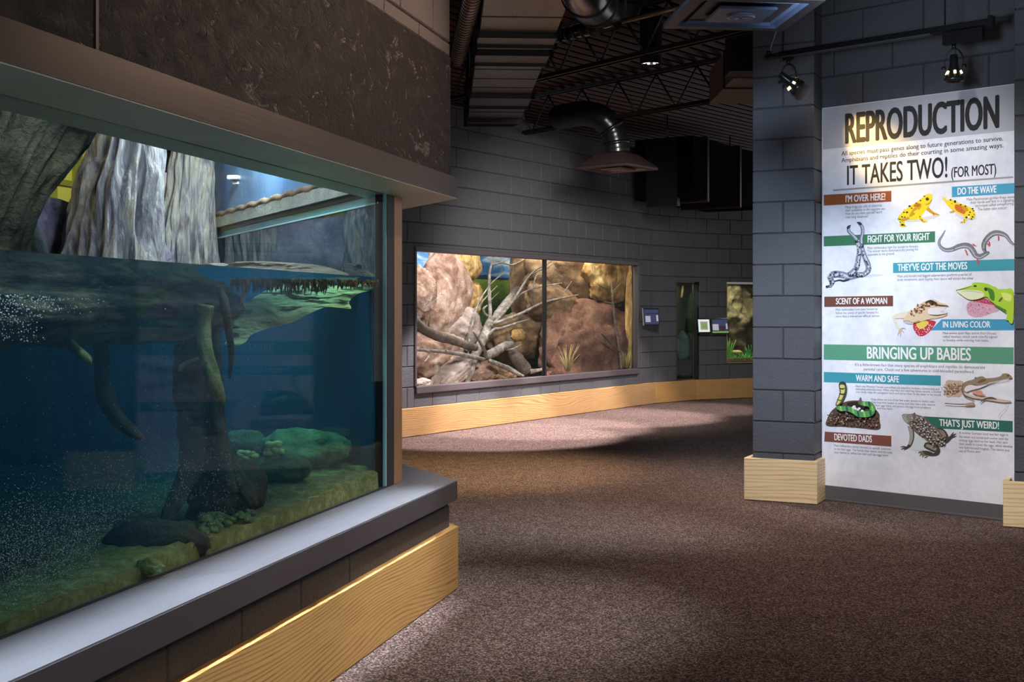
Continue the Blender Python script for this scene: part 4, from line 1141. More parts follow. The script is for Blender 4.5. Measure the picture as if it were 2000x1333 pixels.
light('planted_tank_lamp', 'AREA', FAR2.w(pu0 + .3, WY + .15, pz1 - .04), FAR2.w(pu0 + .3, WY + .18, 0), 9, (.95, 1, .8), .3)

# ------------------------------------------------------------------ label screens
BEZ = plain('screen_bezel', srgb(20, 20, 24), .35); SIL = plain('screen_edge', srgb(170, 170, 172), .3, .5)
SCR = glow('screen_blue', srgb(84, 90, 130), .55); SCRW = glow('screen_white', srgb(200, 200, 215), .7); SCRG = glow('screen_green', srgb(120, 165, 70), .9); SCRB = glow('screen_pale', srgb(225, 235, 225), 1.0)


def screen(label, fr, p0, p1, d, tilt, body, panels, edge=False):
    """flat screen on a bracket; p0/p1 top-left, bottom-right px at distance d before the wall"""
    u0, z1 = fr.uz(*p0, -d); u1, z0 = fr.uz(*p1, -d)
    w, h = (u1 - u0) * (.62 if tilt else 1), z1 - z0
    M = fr.M @ T(((u0 + u1) / 2, -d, z0)) @ Matrix.Rotation(tilt, 4, 'Z') @ Matrix.Rotation(-.12, 4, 'X')
    t = thing('label_screen', label, 'screen', M, 'label screens on the far walls')
    mb = MB(); mb.box((-w / 2, 0, 0), (w / 2, .022, h), ch=.003); part('casing', mb, BEZ, t, space='local')
    if edge: mb = MB(); mb.box((-w / 2 - .008, .001, .002), (-w / 2, .021, h - .002)); part('casing_edge', mb, SIL, t, space='local')
    mb = MB(); mb.box((-w * .45, -.0015, h * .08), (w * .45, .001, h * .92)); part('display', mb, body, t, space='local')
    for (a, b, c_, e_, m_) in panels:
        mb = MB(); mb.box((w * (a - .5), -.003, h * c_), (w * (b - .5), -.001, h * e_)); part('display_panel', mb, m_, t, space='local')
    mb = MB(); mb.box((-.03, .02, h * .35), (.03, d + WY + .0, h * .65)); part('bracket', mb, BLACKM, t, space='local')
    return t


screen('dark framed label screen on a bracket right of the long exhibit window', BACK, (1260, 602), (1287, 636), .12, -.5, SCR, [(.10, .42, .2, .55, SCRW), (.80, .92, .25, .6, SCRW), (.1, .9, .66, .72, plain('screen_dark', srgb(50, 54, 80)))], True)
screen('bright label screen with a green picture beside the tall corner tank', FAR2, (1364, 622), (1388, 651), .10, 0, SCRB, [(.2, .8, .22, .78, plain('screen_pic', srgb(236, 240, 230))), (.3, .72, .32, .68, SCRG)])
screen('darker label screen mounted between the bright screen and the planted tank', FAR2, (1391, 622), (1424, 652), .10, 0, SCR, [(.05, .4, .22, .62, SCRW), (.84, .93, .3, .66, SCRW), (.46, .8, .2, .5, plain('screen_brown', srgb(92, 70, 66))), (.02, .98, .05, .15, SCRG)])

# ------------------------------------------------------------------ ducts and lamps under the ceiling


def at_z(px, py, z):
    Y = (z - H) * F / (YH - py); return Vector(((px - 1000) / F * Y, Y, z))


# rectangular duct running away overhead
zb = 3.10; dh = .36
a0 = at_z(945, 0, zb); a1 = at_z(1113, 0, zb); far_ = at_z(964, 238, zb)
DF = Frame(((a0.x + a1.x) / 2, a0.y), ((far_.x - (a0.x + a1.x) / 2), far_.y - a0.y))
hw = (a1 - a0).length / 2
t = thing('rectangular_duct', 'shiny brown-black rectangular air duct running away overhead', 'duct', DF.M @ T((0, 0, zb)))
LD = (far_ - a0).length
def seg(py): return (at_z(1000, py, zb).y - DF.o.y) / DF.d.y
edges = [(-2.2, seg(64)), (seg(84), seg(99)), (seg(120), seg(184)), (seg(205), seg(232))]
for (x0, x1), drop, m_, k in zip(edges, (0, -.0, .0, 0), (DUCTM, DUCTM, DUCTM, DUCTM), (5, 0, 3, 1)):
    mb = MB(); mb.box((x0, -hw, drop), (x1, hw, dh), ch=.004); part('duct_section', mb, m_, t, space='local')
    for q in range(k):
        x = x0 + (x1 - x0) * (q + .8) / (k + .6)
        mb = MB(); mb.box((x - .012, -hw - .002, -.003), (x + .012, hw + .002, .01)); part('stiffening_rib', mb, DUCTB, t, space='local')
for x0, x1 in ((seg(64), seg(84)), (seg(99), seg(120)), (seg(184), seg(205)), (seg(232), seg(240))):
    mb = MB(); mb.box((x0, -hw - .012, -.02), (x1, hw + .012, dh + .02), ch=.004); part('flange', mb, DUCTF, t, space='local')
    for x in (x0, x1):
        mb = MB(); mb.box((x - .012, -hw - .035, -.04), (x + .012, hw + .035, -.005)); mb.box((x - .012, -hw - .035, -.04), (x + .012, -hw - .005, dh)); mb.box((x - .012, hw + .005, -.04), (x + .012, hw + .035, dh)); part('flange_angle', mb, DUCTF, t, space='local')
mb = MB()
for x in (-.5, 2.4): mb.cyl((x, -hw - .03, 0), (x, -hw - .03, CEIL - zb + .02), .006, n=6); mb.cyl((x, hw + .03, 0), (x, hw + .03, CEIL - zb + .02), .006, n=6)
part('hanger_rod', mb, BLACKM, t, space='local')

# spiral duct beside the stucco wall
s0 = at_z(921, 0, 3.18); s1 = at_z(893, 112, 3.18); sd = (s1 - s0).normalized(); s00 = s0 - sd * 1.2
t = thing('spiral_duct', 'slim ribbed spiral duct under the ceiling along the stucco wall', 'duct', T(s0))
mb = MB(); mb.cyl(s00, s1, .060, n=24); part('tube', mb, plain('spiral_paint', srgb(104, 86, 78), .4, .2), t)
q = sd.to_track_quat('Z', 'Y'); hp = []
Ls = (s1 - s00).length
for i in range(int(Ls / .075) * 16):
    a = i / 16 * 2 * math.pi; hp.append(s00 + sd * (i / 16 * .075) + q @ Vector((math.cos(a) * .062, math.sin(a) * .062, 0)))
mb = MB(); mb.tube(hp, .0035, 5); part('spiral_seam', mb, DUCTB, t)
mb = MB(); mb.lathe(s1, sd, [(0, .063), (.03, .063), (.06, .052), (.08, .03), (.085, 0.001)], 24); part('end_cap', mb, DUCTF, t)
mb = MB(); mb.cyl(s0 + sd * .5 + Vector((0, 0, .05)), s0 + sd * .5 + Vector((0, 0, CEIL - 3.18 + .02)), .005, n=6); part('hanger_rod', mb, BLACKM, t)

# big round elbow, top centre, with its branch pipe
def elbow_pts(c, r, a0, a1, ax, ay, n=12):
    return [c + ax * math.cos(a0 + (a1 - a0) * i / n) * r + ay * math.sin(a0 + (a1 - a0) * i / n) * r for i in range(n + 1)]


e0 = at_z(1172, 18, 3.2)
t = thing('round_duct_elbow', 'glossy black round duct elbow overhead right of the rectangular duct', 'duct', T(e0))
ep = cr([tuple(P(*q)) for q in ((1128, -70, 6.9), (1140, -30, 7.2), (1150, -6, 7.5), (1165, 6, 7.8), (1184, 10, 8.2), (1202, 8, 8.7), (1214, 4, 9.4))], 6)
mb = MB(); mb.tube(ep, .150, 32); part('bend', mb, plain('glossy_black', srgb(34, 31, 30), .18, .5), t)
for k in (9, 16, 22):
    mb = MB(); v0, v1 = Vector(ep[k]), Vector(ep[k + 1]); mb.cyl(v0, v0 + (v1 - v0).normalized() * .03, .158, n=32); part('collar', mb, plain('glossy_collar', srgb(26, 24, 24), .2, .4), t)
t = thing('branch_pipe', 'slim shiny black pipe from the rectangular duct towards the round elbow', 'pipe', T(at_z(1140, 58, 3.12)))
b0, b1 = at_z(1086, 72, 3.12), at_z(1205, 44, 3.12)
mb = MB(); mb.cyl(b0, b1, .045, n=18); part('pipe', mb, plain('glossy_black_pipe', srgb(34, 32, 32), .18, .6), t)
for k in range(6):
    p = b0.lerp(b1, .08 + k * .13); d_ = (b1 - b0).normalized()
    mb = MB(); mb.cyl(p - d_ * .008, p + d_ * .008, .050, n=18); part('ring', mb, DUCTB, t)
b0, b1 = at_z(1205, 44, 3.15), at_z(1330, 14, 3.15)
mb = MB(); mb.cyl(b0, b1, .016, n=10); tag(part('conduit', mb, plain('conduit_tan', srgb(86, 70, 56), .35, .4)), 'thin tan conduit rising right from the round elbow', 'pipe')

# square ceiling diffusers


def diffuser(label, c, side, rot, mats, h=.10):
    """c: centre of the lower rim"""
    t = thing('square_diffuser', label, 'air vent', T(c) @ Matrix.Rotation(rot, 4, 'Z'))
    face, inner, dark = mats; s_ = side / 2

    def ring(r0, z0, r1, z1, nm, m, th=.004):
        mb = MB(); q = [(-1, -1), (1, -1), (1, 1), (-1, 1)]
        vs = [(x * r0, y * r0, z0) for x, y in q] + [(x * r1, y * r1, z1) for x, y in q] + [(x * r0, y * r0, z0 + th) for x, y in q] + [(x * r1, y * r1, z1 + th) for x, y in q]
        fs = [(i, (i + 1) % 4, 4 + (i + 1) % 4, 4 + i) for i in range(4)] + [(8 + i, 8 + (i + 1) % 4, 12 + (i + 1) % 4, 12 + i) for i in range(4)] + [(i, (i + 1) % 4, 8 + (i + 1) % 4, 8 + i) for i in range(4)] + [(4 + i, 4 + (i + 1) % 4, 12 + (i + 1) % 4, 12 + i) for i in range(4)]
        mb.add(vs, fs); return part(nm, mb, m, t, space='local')
    ring(s_, 0, s_ * .82, .0, 'rim', dark, .03)
    ring(s_ * .82, .0, s_ * .70, .05, 'louvre', face); ring(s_ * .71, .006, s_ * .60, .06, 'louvre', inner); ring(s_ * .61, .03, s_ * .40, .07, 'louvre', dark)
    mb = MB(); mb.box((-s_ * .46, -s_ * .46, -.004), (s_ * .46, s_ * .46, .012), ch=.006); part('centre_plate', mb, face, t, space='local')
    mb = MB(); mb.lathe((0, 0, -.006), (0, 0, -1), [(-.004, .07), (.006, .07), (.009, .06), (.009, .012), (.004, .01), (.004, .0005)], 28); part('centre_disc', mb, inner, t, space='local')
    mb = MB(); mb.prism([(-s_, -s_), (s_, -s_), (s_, s_), (-s_, s_)], .02, .03)
    q = [(-1, -1), (1, -1), (1, 1), (-1, 1)]
    mb.add([(x * s_, y * s_, .03) for x, y in q] + [(x * s_ * .5, y * s_ * .5, .03 + h) for x, y in q], [(i, (i + 1) % 4, 4 + (i + 1) % 4, 4 + i) for i in range(4)] + [(4, 5, 6, 7)])
    part('plenum', mb, dark, t, space='local')
    return t


DFM = (plain('diffuser_slate', srgb(92, 112, 152), .22, .2), plain('diffuser_slate_light', srgb(116, 136, 176), .25, .2), plain('diffuser_black', srgb(22, 22, 26), .35))
dz = 2.66
f0, f1_ = at_z(1294, 57, dz), at_z(1530, 60, dz); side = (f1_ - f0).length
dirn = Vector((-.10, 1, 0)).normalized()
dc = (f0 + f1_) / 2 - Vector((dirn.x, dirn.y, 0)) * (side / 2)
d1 = diffuser('slate blue square air diffuser hanging at the top beside the pillar', dc, side, math.atan2(-dirn.x, dirn.y), DFM)
mb = MB(); mb.cyl(dc + Vector((0, 0, .12)), dc + Vector((0, 0, CEIL - dz + .02)), side * .25, n=24); part('duct_drop', mb, DUCTB, d1)

z2 = 2.70; g0_, g1_ = at_z(1128, 329, z2), at_z(1283, 334, z2)
gc = (g0_ + g1_) / 2; gs = (g1_ - g0_).length / math.sqrt(2) * .98
BRM = (plain('diffuser_brown', srgb(112, 92, 86), .3, .3), plain('diffuser_brown_light', srgb(134, 112, 104), .3, .3), plain('diffuser_brown_dark', srgb(40, 30, 30), .4))
d2 = diffuser('brown square air diffuser below the black flexible elbow near the back wall', gc, gs, math.radians(52), BRM, .13)
rr = .132
fx0 = at_z(1098, 232, 3.13)
top = gc + Vector((0, 0, .14)); k_ = P(1198, 250, gc.y)
path = [P(1092, 230, gc.y + .5), P(1112, 226, gc.y + .3), P(1142, 222, gc.y + .1), P(1174, 230, gc.y), P(1196, 254, gc.y), P(1204, 284, gc.y), (gc.x, gc.y, gc.z + .12)]
cp = cr([tuple(p) for p in path], 8); mb = MB()
mb.tube(cp, rr, 28, disp=lambda a, t_, p: 1 + .025 * math.sin(t_ * 190)); part('flexible_duct', mb, plain('flex_black', srgb(26, 26, 28), .28, .3), d2)
for k in (30, 38, 44):
    mb = MB(); v0, v1 = Vector(cp[k]), Vector(cp[k + 1]); mb.cyl(v0, v0 + (v1 - v0).normalized() * .04, rr * 1.04, n=28); part('clamp_band', mb, DUCTF, d2)

# black box duct near the bend of the wall
bx = Frame(BACK.pw(1282, 400, -.55)[:2], BACK.d[:2])
zlo = BACK.pw(1300, 394, -.5).z
t = thing('box_duct', 'black box shaped duct hanging before the bend of the far wall', 'duct', bx.M @ T((0, 0, zlo)))
L_ = 2.2
mb = MB(); mb.box((0, -.5, .0), (L_, .3, .75), ch=.006); part('duct_section', mb, plain('dull_black', srgb(9, 9, 10), .9, spec=.05), t, space='local')
for x in (.35, 1.35):
    mb = MB(); mb.box((x, -.525, -.03), (x + .05, .325, .78), ch=.004); part('flange', mb, plain('flange_dark_rust', srgb(58, 40, 40), .3, .4), t, space='local')
mb = MB(); mb.box((-.08, -.32, -.10), (.0, .1, .72)); part('end_bracket', mb, DUCTF, t, space='local')
mb = MB()
for x in (.1, L_ - .2): mb.cyl((x, -.1, .7), (x, -.1, CEIL - zlo + .02), .008, n=6)
part('hanger_rod', mb, BLACKM, t, space='local')
# dark duct drop beside the pillar top and the tan trunk duct piece
p0 = at_z(1416, 150, 3.0)
mb = MB(); mb.box((p0.x, p0.y - .22, 3.0), (p0.x + .26, p0.y, CEIL + .02), ch=.004); tag(part('duct_drop', mb, DUCTB), 'plain black square duct drop hanging just left of the pillar top', 'duct')
p0 = at_z(1428, 158, 3.1)
mb = MB(); mb.box((p0.x, p0.y - .1, 3.1), (p0.x + .6, p0.y + 1.1, 3.4), ch=.004)
t2 = thing('cross_duct', 'tan lit duct end behind the square duct drop beside the pillar', 'duct', T(p0)); part('duct_section', mb, plain('duct_tan', srgb(84, 70, 56), .5, 0), t2)
mb = MB(); mb.box((p0.x - .01, p0.y + .3, 3.09), (p0.x + .61, p0.y + .32, 3.41)); part('seam', mb, DUCTB, t2)

# round downlights


def downlight(label, px, py, z, r, lit=True):
    c_ = at_z(px, py, z)
    t = thing('round_downlight', label, 'ceiling lamp', T(c_))
    mb = MB(); mb.lathe(c_, (0, 0, 1), [(0, r), (.0, r * .94), (0, r), (.40, r), (.42, r * .9), (.42, .001)], 28); part('can', mb, plain('can_black', srgb(9, 9, 9), .7, spec=.15), t)
    mb = MB(); mb.lathe(c_, (0, 0, 1), [(.012, r * .93), (.06, r * .6), (.09, r * .3), (.09, .001)], 28); part('reflector', mb, plain('chrome_reflector', (.9, .9, .92), .12, 1.0), t)
    if lit:
        for k in range(7):
            a = k / 7 * 2 * math.pi; mb = MB(); mb.cyl(c_ + Vector((math.cos(a) * r * .62, math.sin(a) * r * .62, .012)), c_ + Vector((math.cos(a) * r * .62, math.sin(a) * r * .62, .03)), r * .12, n=8); part('lamp_facet', mb, glow('facet_glow', (1, .93, .86), 2.5), t)
    mb = MB(); mb.cyl(c_ + Vector((0, 0, .41)), c_ + Vector((0, 0, CEIL - z + .03)), .01, n=8); part('stem', mb, BLACKM, t)


downlight('round black downlight with a lit faceted reflector under the joists', 1271, 126, 3.15, .085)

# track with two spotlights in front of the poster
TZ = 2.86
tl, tr_ = at_z(1522, 108, TZ), at_z(1937, 43, TZ)
TF = Frame(tl[:2], (tr_ - tl)[:2]); TL = (tr_ - tl).length
t = thing('lighting_track', 'black lighting track hung in front of the poster wall', 'track light', TF.M @ T((0, 0, TZ)))
mb = MB(); mb.box((0, -.018, -.015), (TL, .018, .02), ch=.003); part('rail', mb, BLACKM, t, space='local')
mb = MB(); mb.box((.03, -.022, -.022), (TL * .74, -.010, -.014)); mb.box((.03, .010, -.022), (TL * .74, .022, -.014)); part('rail_lip', mb, plain('rail_edge', srgb(84, 86, 92), .3, .4), t, space='local')
mb = MB(); mb.box((TL - .015, -.026, -.03), (TL + .012, .026, .035), ch=.003); part('end_stop', mb, BLACKM, t, space='local')
for x in (.025, TL * .80):
    mb = MB(); mb.cyl((x, 0, .018), (x, 0, CEIL - TZ + .03), .0045, n=6); part('hanger_wire', mb, BLACKM, t, space='local')
mb = MB(); mb.tube([(0.0, .02, .35), (-.0, .02, .24), (-.035, .02, .16), (-.075, .02, .06), (-.075, .02, .03)], .008, 8); part('feed_cable', mb, plain('cable_grey', srgb(104, 106, 112), .4, .3), t, space='local')
mb = MB(); mb.box((-.10, -.02, -.012), (-.0, .02, .014), ch=.004); mb.cyl((-.075, .0, .012), (-.075, .0, .035), .014, n=10); part('feed_box', mb, BLACKM, t, space='local')


def spot_head(label, x, target, adapter):
    """spotlight hanging from the track at x, lamp axis along aim (track frame)"""
    t = thing('spotlight', label, 'spotlight', TF.M @ T((x, 0, TZ - .02)))
    if adapter:
        mb = MB(); mb.box((-.06, -.022, -.075), (.17, .022, -.0), ch=.003); part('transformer', mb, BLACKM, t, space='local')
        for k in range(14):
            mb = MB(); mb.box((.0 + k * .0115, -.026, -.066), (.005 + k * .0115, .026, -.004)); part('cooling_fin', mb, DUCTF, t, space='local')
        z0 = -.075
    else:
        mb = MB(); mb.box((-.035, -.014, -.02), (.03, .014, 0), ch=.002); part('adapter', mb, BLACKM, t, space='local'); z0 = -.02
    piv = Vector((0, 0, z0 - .13)); aim = (TF.Mi @ Vector(target) - Vector((x, 0, TZ - .02)) - piv).normalized(); q = aim.to_track_quat('Z', 'Y')
    mb = MB(); mb.cyl((0, 0, z0), (0, 0, z0 - .025), .012, n=10); part('stem', mb, BLACKM, t, space='local')
    side = Vector((1, 0, 0)); yk = [piv + side * .058]
    yk += [piv + side * .055 * math.cos(a) + Vector((0, 0, 1)) * (.02 + .085 * math.sin(a)) for a in [math.pi * i / 14 for i in range(15)]] + [piv - side * .058]
    mb = MB(); mb.tube(yk, .0045, 6); part('yoke', mb, BLACKM, t, space='local')
    h0 = piv - aim * .07
    mb = MB(); mb.lathe(h0, aim, [(0, .001), (0, .018), (.004, .022), (.06, .024), (.08, .030), (.13, .050), (.134, .054), (.155, .054), (.155, .050), (.132, .046), (.10, .03)], 28); part('lamp_housing', mb, plain('spot_black', srgb(34, 35, 38), .28, .3), t, space='local')
    mb = MB(); mb.lathe(h0, aim, [(.142, .047), (.112, .032), (.10, .016), (.10, .001)], 24); part('reflector', mb, plain('gold_reflector', srgb(240, 200, 120), .15, 1), t, space='local')
    mb = MB(); mb.lathe(h0, aim, [(.106, .001), (.106, .014), (.125, .012), (.13, .001)], 16); part('bulb', mb, glow('bulb_glow', (1, .82, .5), 12), t, space='local')
    for k in range(6):
        a = k / 6 * 2 * math.pi; p = h0 + aim * .112 + q @ Vector((math.cos(a) * .045, math.sin(a) * .045, 0)); p2 = h0 + aim * .096 + q @ Vector((math.cos(a) * .037, math.sin(a) * .037, 0))
        mb = MB(); mb.cyl(p, p2, .008, n=8); part('vent_slot', mb, glow('slot_glow', (1, .74, .35), 3.0), t, space='local')
    for s_ in (1, -1):
        mb = MB(); mb.cyl(piv + side * .05 * s_, piv + side * .070 * s_, .010, n=10); part('pivot_knob', mb, BLACKM, t, space='local')
    return TF.M @ (Vector((x, 0, TZ - .02)) + h0 + aim * .17), (TF.M.to_3x3() @ aim)


xl = TF.u(1540); xr_ = TF.u(1863)
tg = POST.w(POST.u(1712), 0, POST.z(POST.u(1712), 290))
p, d_ = spot_head('tilted spotlight at the left end of the track throwing warm light on the poster', xl, tg, False)
light('track_spot_warm', 'SPOT', p, tg, 85, (1, .62, .16), .03, 40, 1)
q_ = TF.w(xr_, .06, 0)
p, d_ = spot_head('upright spotlight below the finned box at the right end of the track', xr_, q_, True)
light('track_spot_right', 'SPOT', p, q_, 14, (1, .86, .66), .012, 70, .8)

# ------------------------------------------------------------------ the poster
OFF = {'A': 160, 'B': 360, 'C': 500, 'D': 660, 'E': 780}
PD = -.012                                              # face of the panel before the wall


def pc(crop, x, y): return POST.uz(1600 + x / 5, OFF[crop] + y / 5, PD)


n = NT('poster_print'); v = n.coord(); k = n.noise(v, 3, 6, .65); k2 = n.noise(v, 26, 4, .6)
PAPER = n.pbr(n.mix(1.0, n.ramp(k, [(.35, srgb(214, 214, 222)), (.6, srgb(236, 236, 240))]), n.ramp(k2, [(.3, (.93, .93, .94)), (.6, (1, 1, 1))]), 'MULTIPLY'), .75, spec=.12)
poster = thing('poster', 'tall white printed wall panel headed REPRODUCTION with animal drawings', 'poster', POST.M @ T((pos_u0, PD, 0)))
zt0, zt1 = POST.z(pos_u0, 211), POST.z(pos_u1, 165); ztop = (zt0 + zt1) / 2
mb = MB(); mb.box((0, 0, .095), (pos_u1 - pos_u0, .018, ztop - .0)); part('print_panel', mb, PAPER, poster, space='local')
PW = poster


def worn(name, c, amt=.35):
    n = NT(name); v = n.coord(); f = n.noise(v, 90, 3, .75, .4); g = n.noise(v, 9, 4, .7)
    m = n.math('ADD', f, n.math('MULTIPLY', g, .5))
    col = n.ramp(m, [(.40, srgb(225, 225, 228)), (.44, c), (1, c)]) if amt else c
    return n.pbr(n.mix(g, col, tuple(x * .85 for x in c)), .55, spec=.25) if False else n.pbr(col, .55, spec=.25)


INK = plain('ink_grey', srgb(54, 53, 54), .8, spec=.1); WHITE = plain('ink_white', srgb(236, 236, 236), .55, spec=.25)
INKT = plain('ink_text', srgb(58, 56, 66), .6, spec=.2)
BANC = {'orange': worn('banner_orange', srgb(150, 82, 42)), 'blue': worn('banner_blue', srgb(72, 152, 186)), 'green': worn('banner_green', srgb(62, 118, 84)), 'teal': worn('banner_teal', srgb(66, 150, 164)), 'brown': worn('banner_brown', srgb(112, 70, 56)), 'sage': worn('banner_sage', srgb(92, 152, 122)), 'dark': worn('banner_dark_green', srgb(52, 108, 94)), 'dads': worn('banner_dads', srgb(126, 78, 66)), 'grey': plain('header_grey', srgb(178, 178, 184), .55, spec=.25, grain=.12), 'rule': plain('rule_grey', srgb(150, 146, 144), .55)}


def sheet(name, crop, pts, mat, layer, parent=None):
    """thin printed shape: crop points -> panel plane"""
    q = [pc(crop, *p) for p in pts]; y = -.0006 * layer
    tri = tessellate_polygon([[Vector((u, z, 0)) for u, z in q]])
    mb = MB(); mb.add([(u - pos_u0, y, z) for u, z in q], [t[::-1] for t in tri])
    par = parent or poster
    me = mb.mesh(name, mat); o = bpy.data.objects.new(name, me); link(o, par); WM[o.name] = WM[poster.name]
    return o


def lettering(s, crop, a, b, cap, mat, bold=0.0, layer=2, parent=None, name='lettering'):
    """text whose baseline runs from a to b (crop px) with capitals cap px tall"""
    cu = bpy.data.curves.new(name, 'FONT'); cu.body = s; cu.resolution_u = 2 if len(s) > 30 else 4; 
    ob = bpy.data.objects.new('tmp', cu)
    me = bpy.data.meshes.new_from_object(ob)
    bpy.data.objects.remove(ob); bpy.data.curves.remove(cu)
    xs = [v.co.x for v in me.vertices]; x0, x1 = min(xs), max(xs)
    u0, z0 = pc(crop, *a); u1, z1 = pc(crop, *b); um, zm = pc(crop, a[0], a[1] - cap)
    sx = math.hypot(u1 - u0, z1 - z0) / (x1 - x0); sz = abs(zm - z0) / CAPH; ang = math.atan2(z1 - z0, u1 - u0)
    y = -.0006 * layer
    for v in me.vertices:
        x, zz = (v.co.x - x0) * sx, v.co.y * sz
        v.co = (u0 - pos_u0 + x * math.cos(ang) - zz * math.sin(ang), y, z0 + x * math.sin(ang) + zz * math.cos(ang))
    if bold:                                            # heavier strokes: the same outlines shifted by a stroke
        nv = len(me.vertices); vs = [v.co.copy() for v in me.vertices]; fs = [tuple(p.vertices) for p in me.polygons]; V, Fc = [], []
        for k, (dx, dz) in enumerate(((0, 0), (bold, 0), (-bold, 0), (bold / 2, bold / 3), (-bold / 2, bold / 3), (bold / 2, -bold / 3), (-bold / 2, -bold / 3))):
            V += [(v.x + dx * sx, v.y - .00004 * k, v.z + dz * sz) for v in vs]; Fc += [tuple(i + k * nv for i in f) for f in fs]
        bpy.data.meshes.remove(me); me = bpy.data.meshes.new(name); me.from_pydata(V, [], Fc)
    me.materials.clear(); me.materials.append(mat); me.name = name; me.update()
    o = bpy.data.objects.new(name, me); link(o, parent or poster); return o


_c = bpy.data.curves.new('h', 'FONT'); _c.body = 'H'; _o = bpy.data.objects.new('h', _c); _m = bpy.data.meshes.new_from_object(_o)
CAPH = max(v.co.y for v in _m.vertices); bpy.data.objects.remove(_o); bpy.data.curves.remove(_c); bpy.data.meshes.remove(_m)

sheet('header_band', 'A', [(35, 262), (1920, 22), (1915, 475), (100, 655), (35, 662)], BANC['grey'], 1)
lettering('REPRODUCTION', 'A', (262, 600), (1750, 443), 282, INK, .050, name='heading')
lettering('All species must pass genes along to future generations to survive.', 'A', (218, 722), (1795, 572), 42, INK, .008, name='subheading')
lettering('Amphibians and reptiles do their courting in some amazing ways.', 'A', (218, 788), (1800, 640), 42, INK, .008, name='subheading')
lettering('IT TAKES TWO!', 'A', (275, 1008), (1250, 930), 185, INK, .020, name='heading')
lettering('(FOR MOST)', 'A', (1292, 935), (1728, 900), 98, INK, .022, name='heading')
sheet('rule_line', 'A', [(135, 1052), (1895, 922), (1895, 940), (135, 1068)], BANC['rule'], 1)

banners = [
    ('B', [(45, 105), (705, 65), (705, 170), (45, 210)], 'orange', "I'M OVER HERE!", (260, 176), (645, 153), 64),
    ('B', [(1295, 25), (1912, -12), (1912, 90), (1297, 128)], 'blue', 'DO THE WAVE', (1353, 103), (1730, 80), 66),
    ('B', [(45, 510), (1132, 460), (1132, 567), (45, 608)], 'green', 'FIGHT FOR YOUR RIGHT', (475, 570), (1078, 545), 66),
    ('B', [(722, 770), (1905, 730), (1905, 843), (722, 868)], 'teal', "THEY'VE GOT THE MOVES", (768, 848), (1445, 830), 66),
    ('C', [(50, 400), (722, 390), (722, 493), (50, 500)], 'brown', 'SCENT OF A WOMAN', (165, 473), (663, 468), 58),
    ('C', [(1195, 620), (1905, 620), (1905, 728), (1090, 728)], 'blue', 'IN LIVING COLOR', (1210, 700), (1672, 700), 58),
    ('D', [(45, 65), (1900, 95), (1900, 260), (45, 215)], 'sage', 'BRINGING UP BABIES', (470, 203), (1480, 222), 112),
    ('D', [(45, 335), (1188, 370), (1188, 470), (45, 435)], 'teal', 'WARM AND SAFE', (360, 423), (780, 437), 60),
    ('E', [(1010, 168), (1890, 215), (1890, 325), (1010, 280)], 'dark', "THAT'S JUST WEIRD!", (1175, 262), (1755, 293), 66),
    ('E', [(55, 318), (705, 360), (705, 465), (50, 415)], 'dads', 'DEVOTED DADS', (150, 400), (515, 423), 62)]
for crop, q, col, s, a, b, cap in banners:
    o = sheet('banner', crop, q, BANC[col], 1, None)
    o['label'] = f'{ {"orange": "orange brown", "blue": "sky blue", "green": "green", "teal": "teal", "brown": "brown", "sage": "sage green", "dark": "dark green", "dads": "red brown"}[col]} banner reading {s.strip("!")}'
    lettering(s, crop, a, b, cap, WHITE, .030, 2, o)

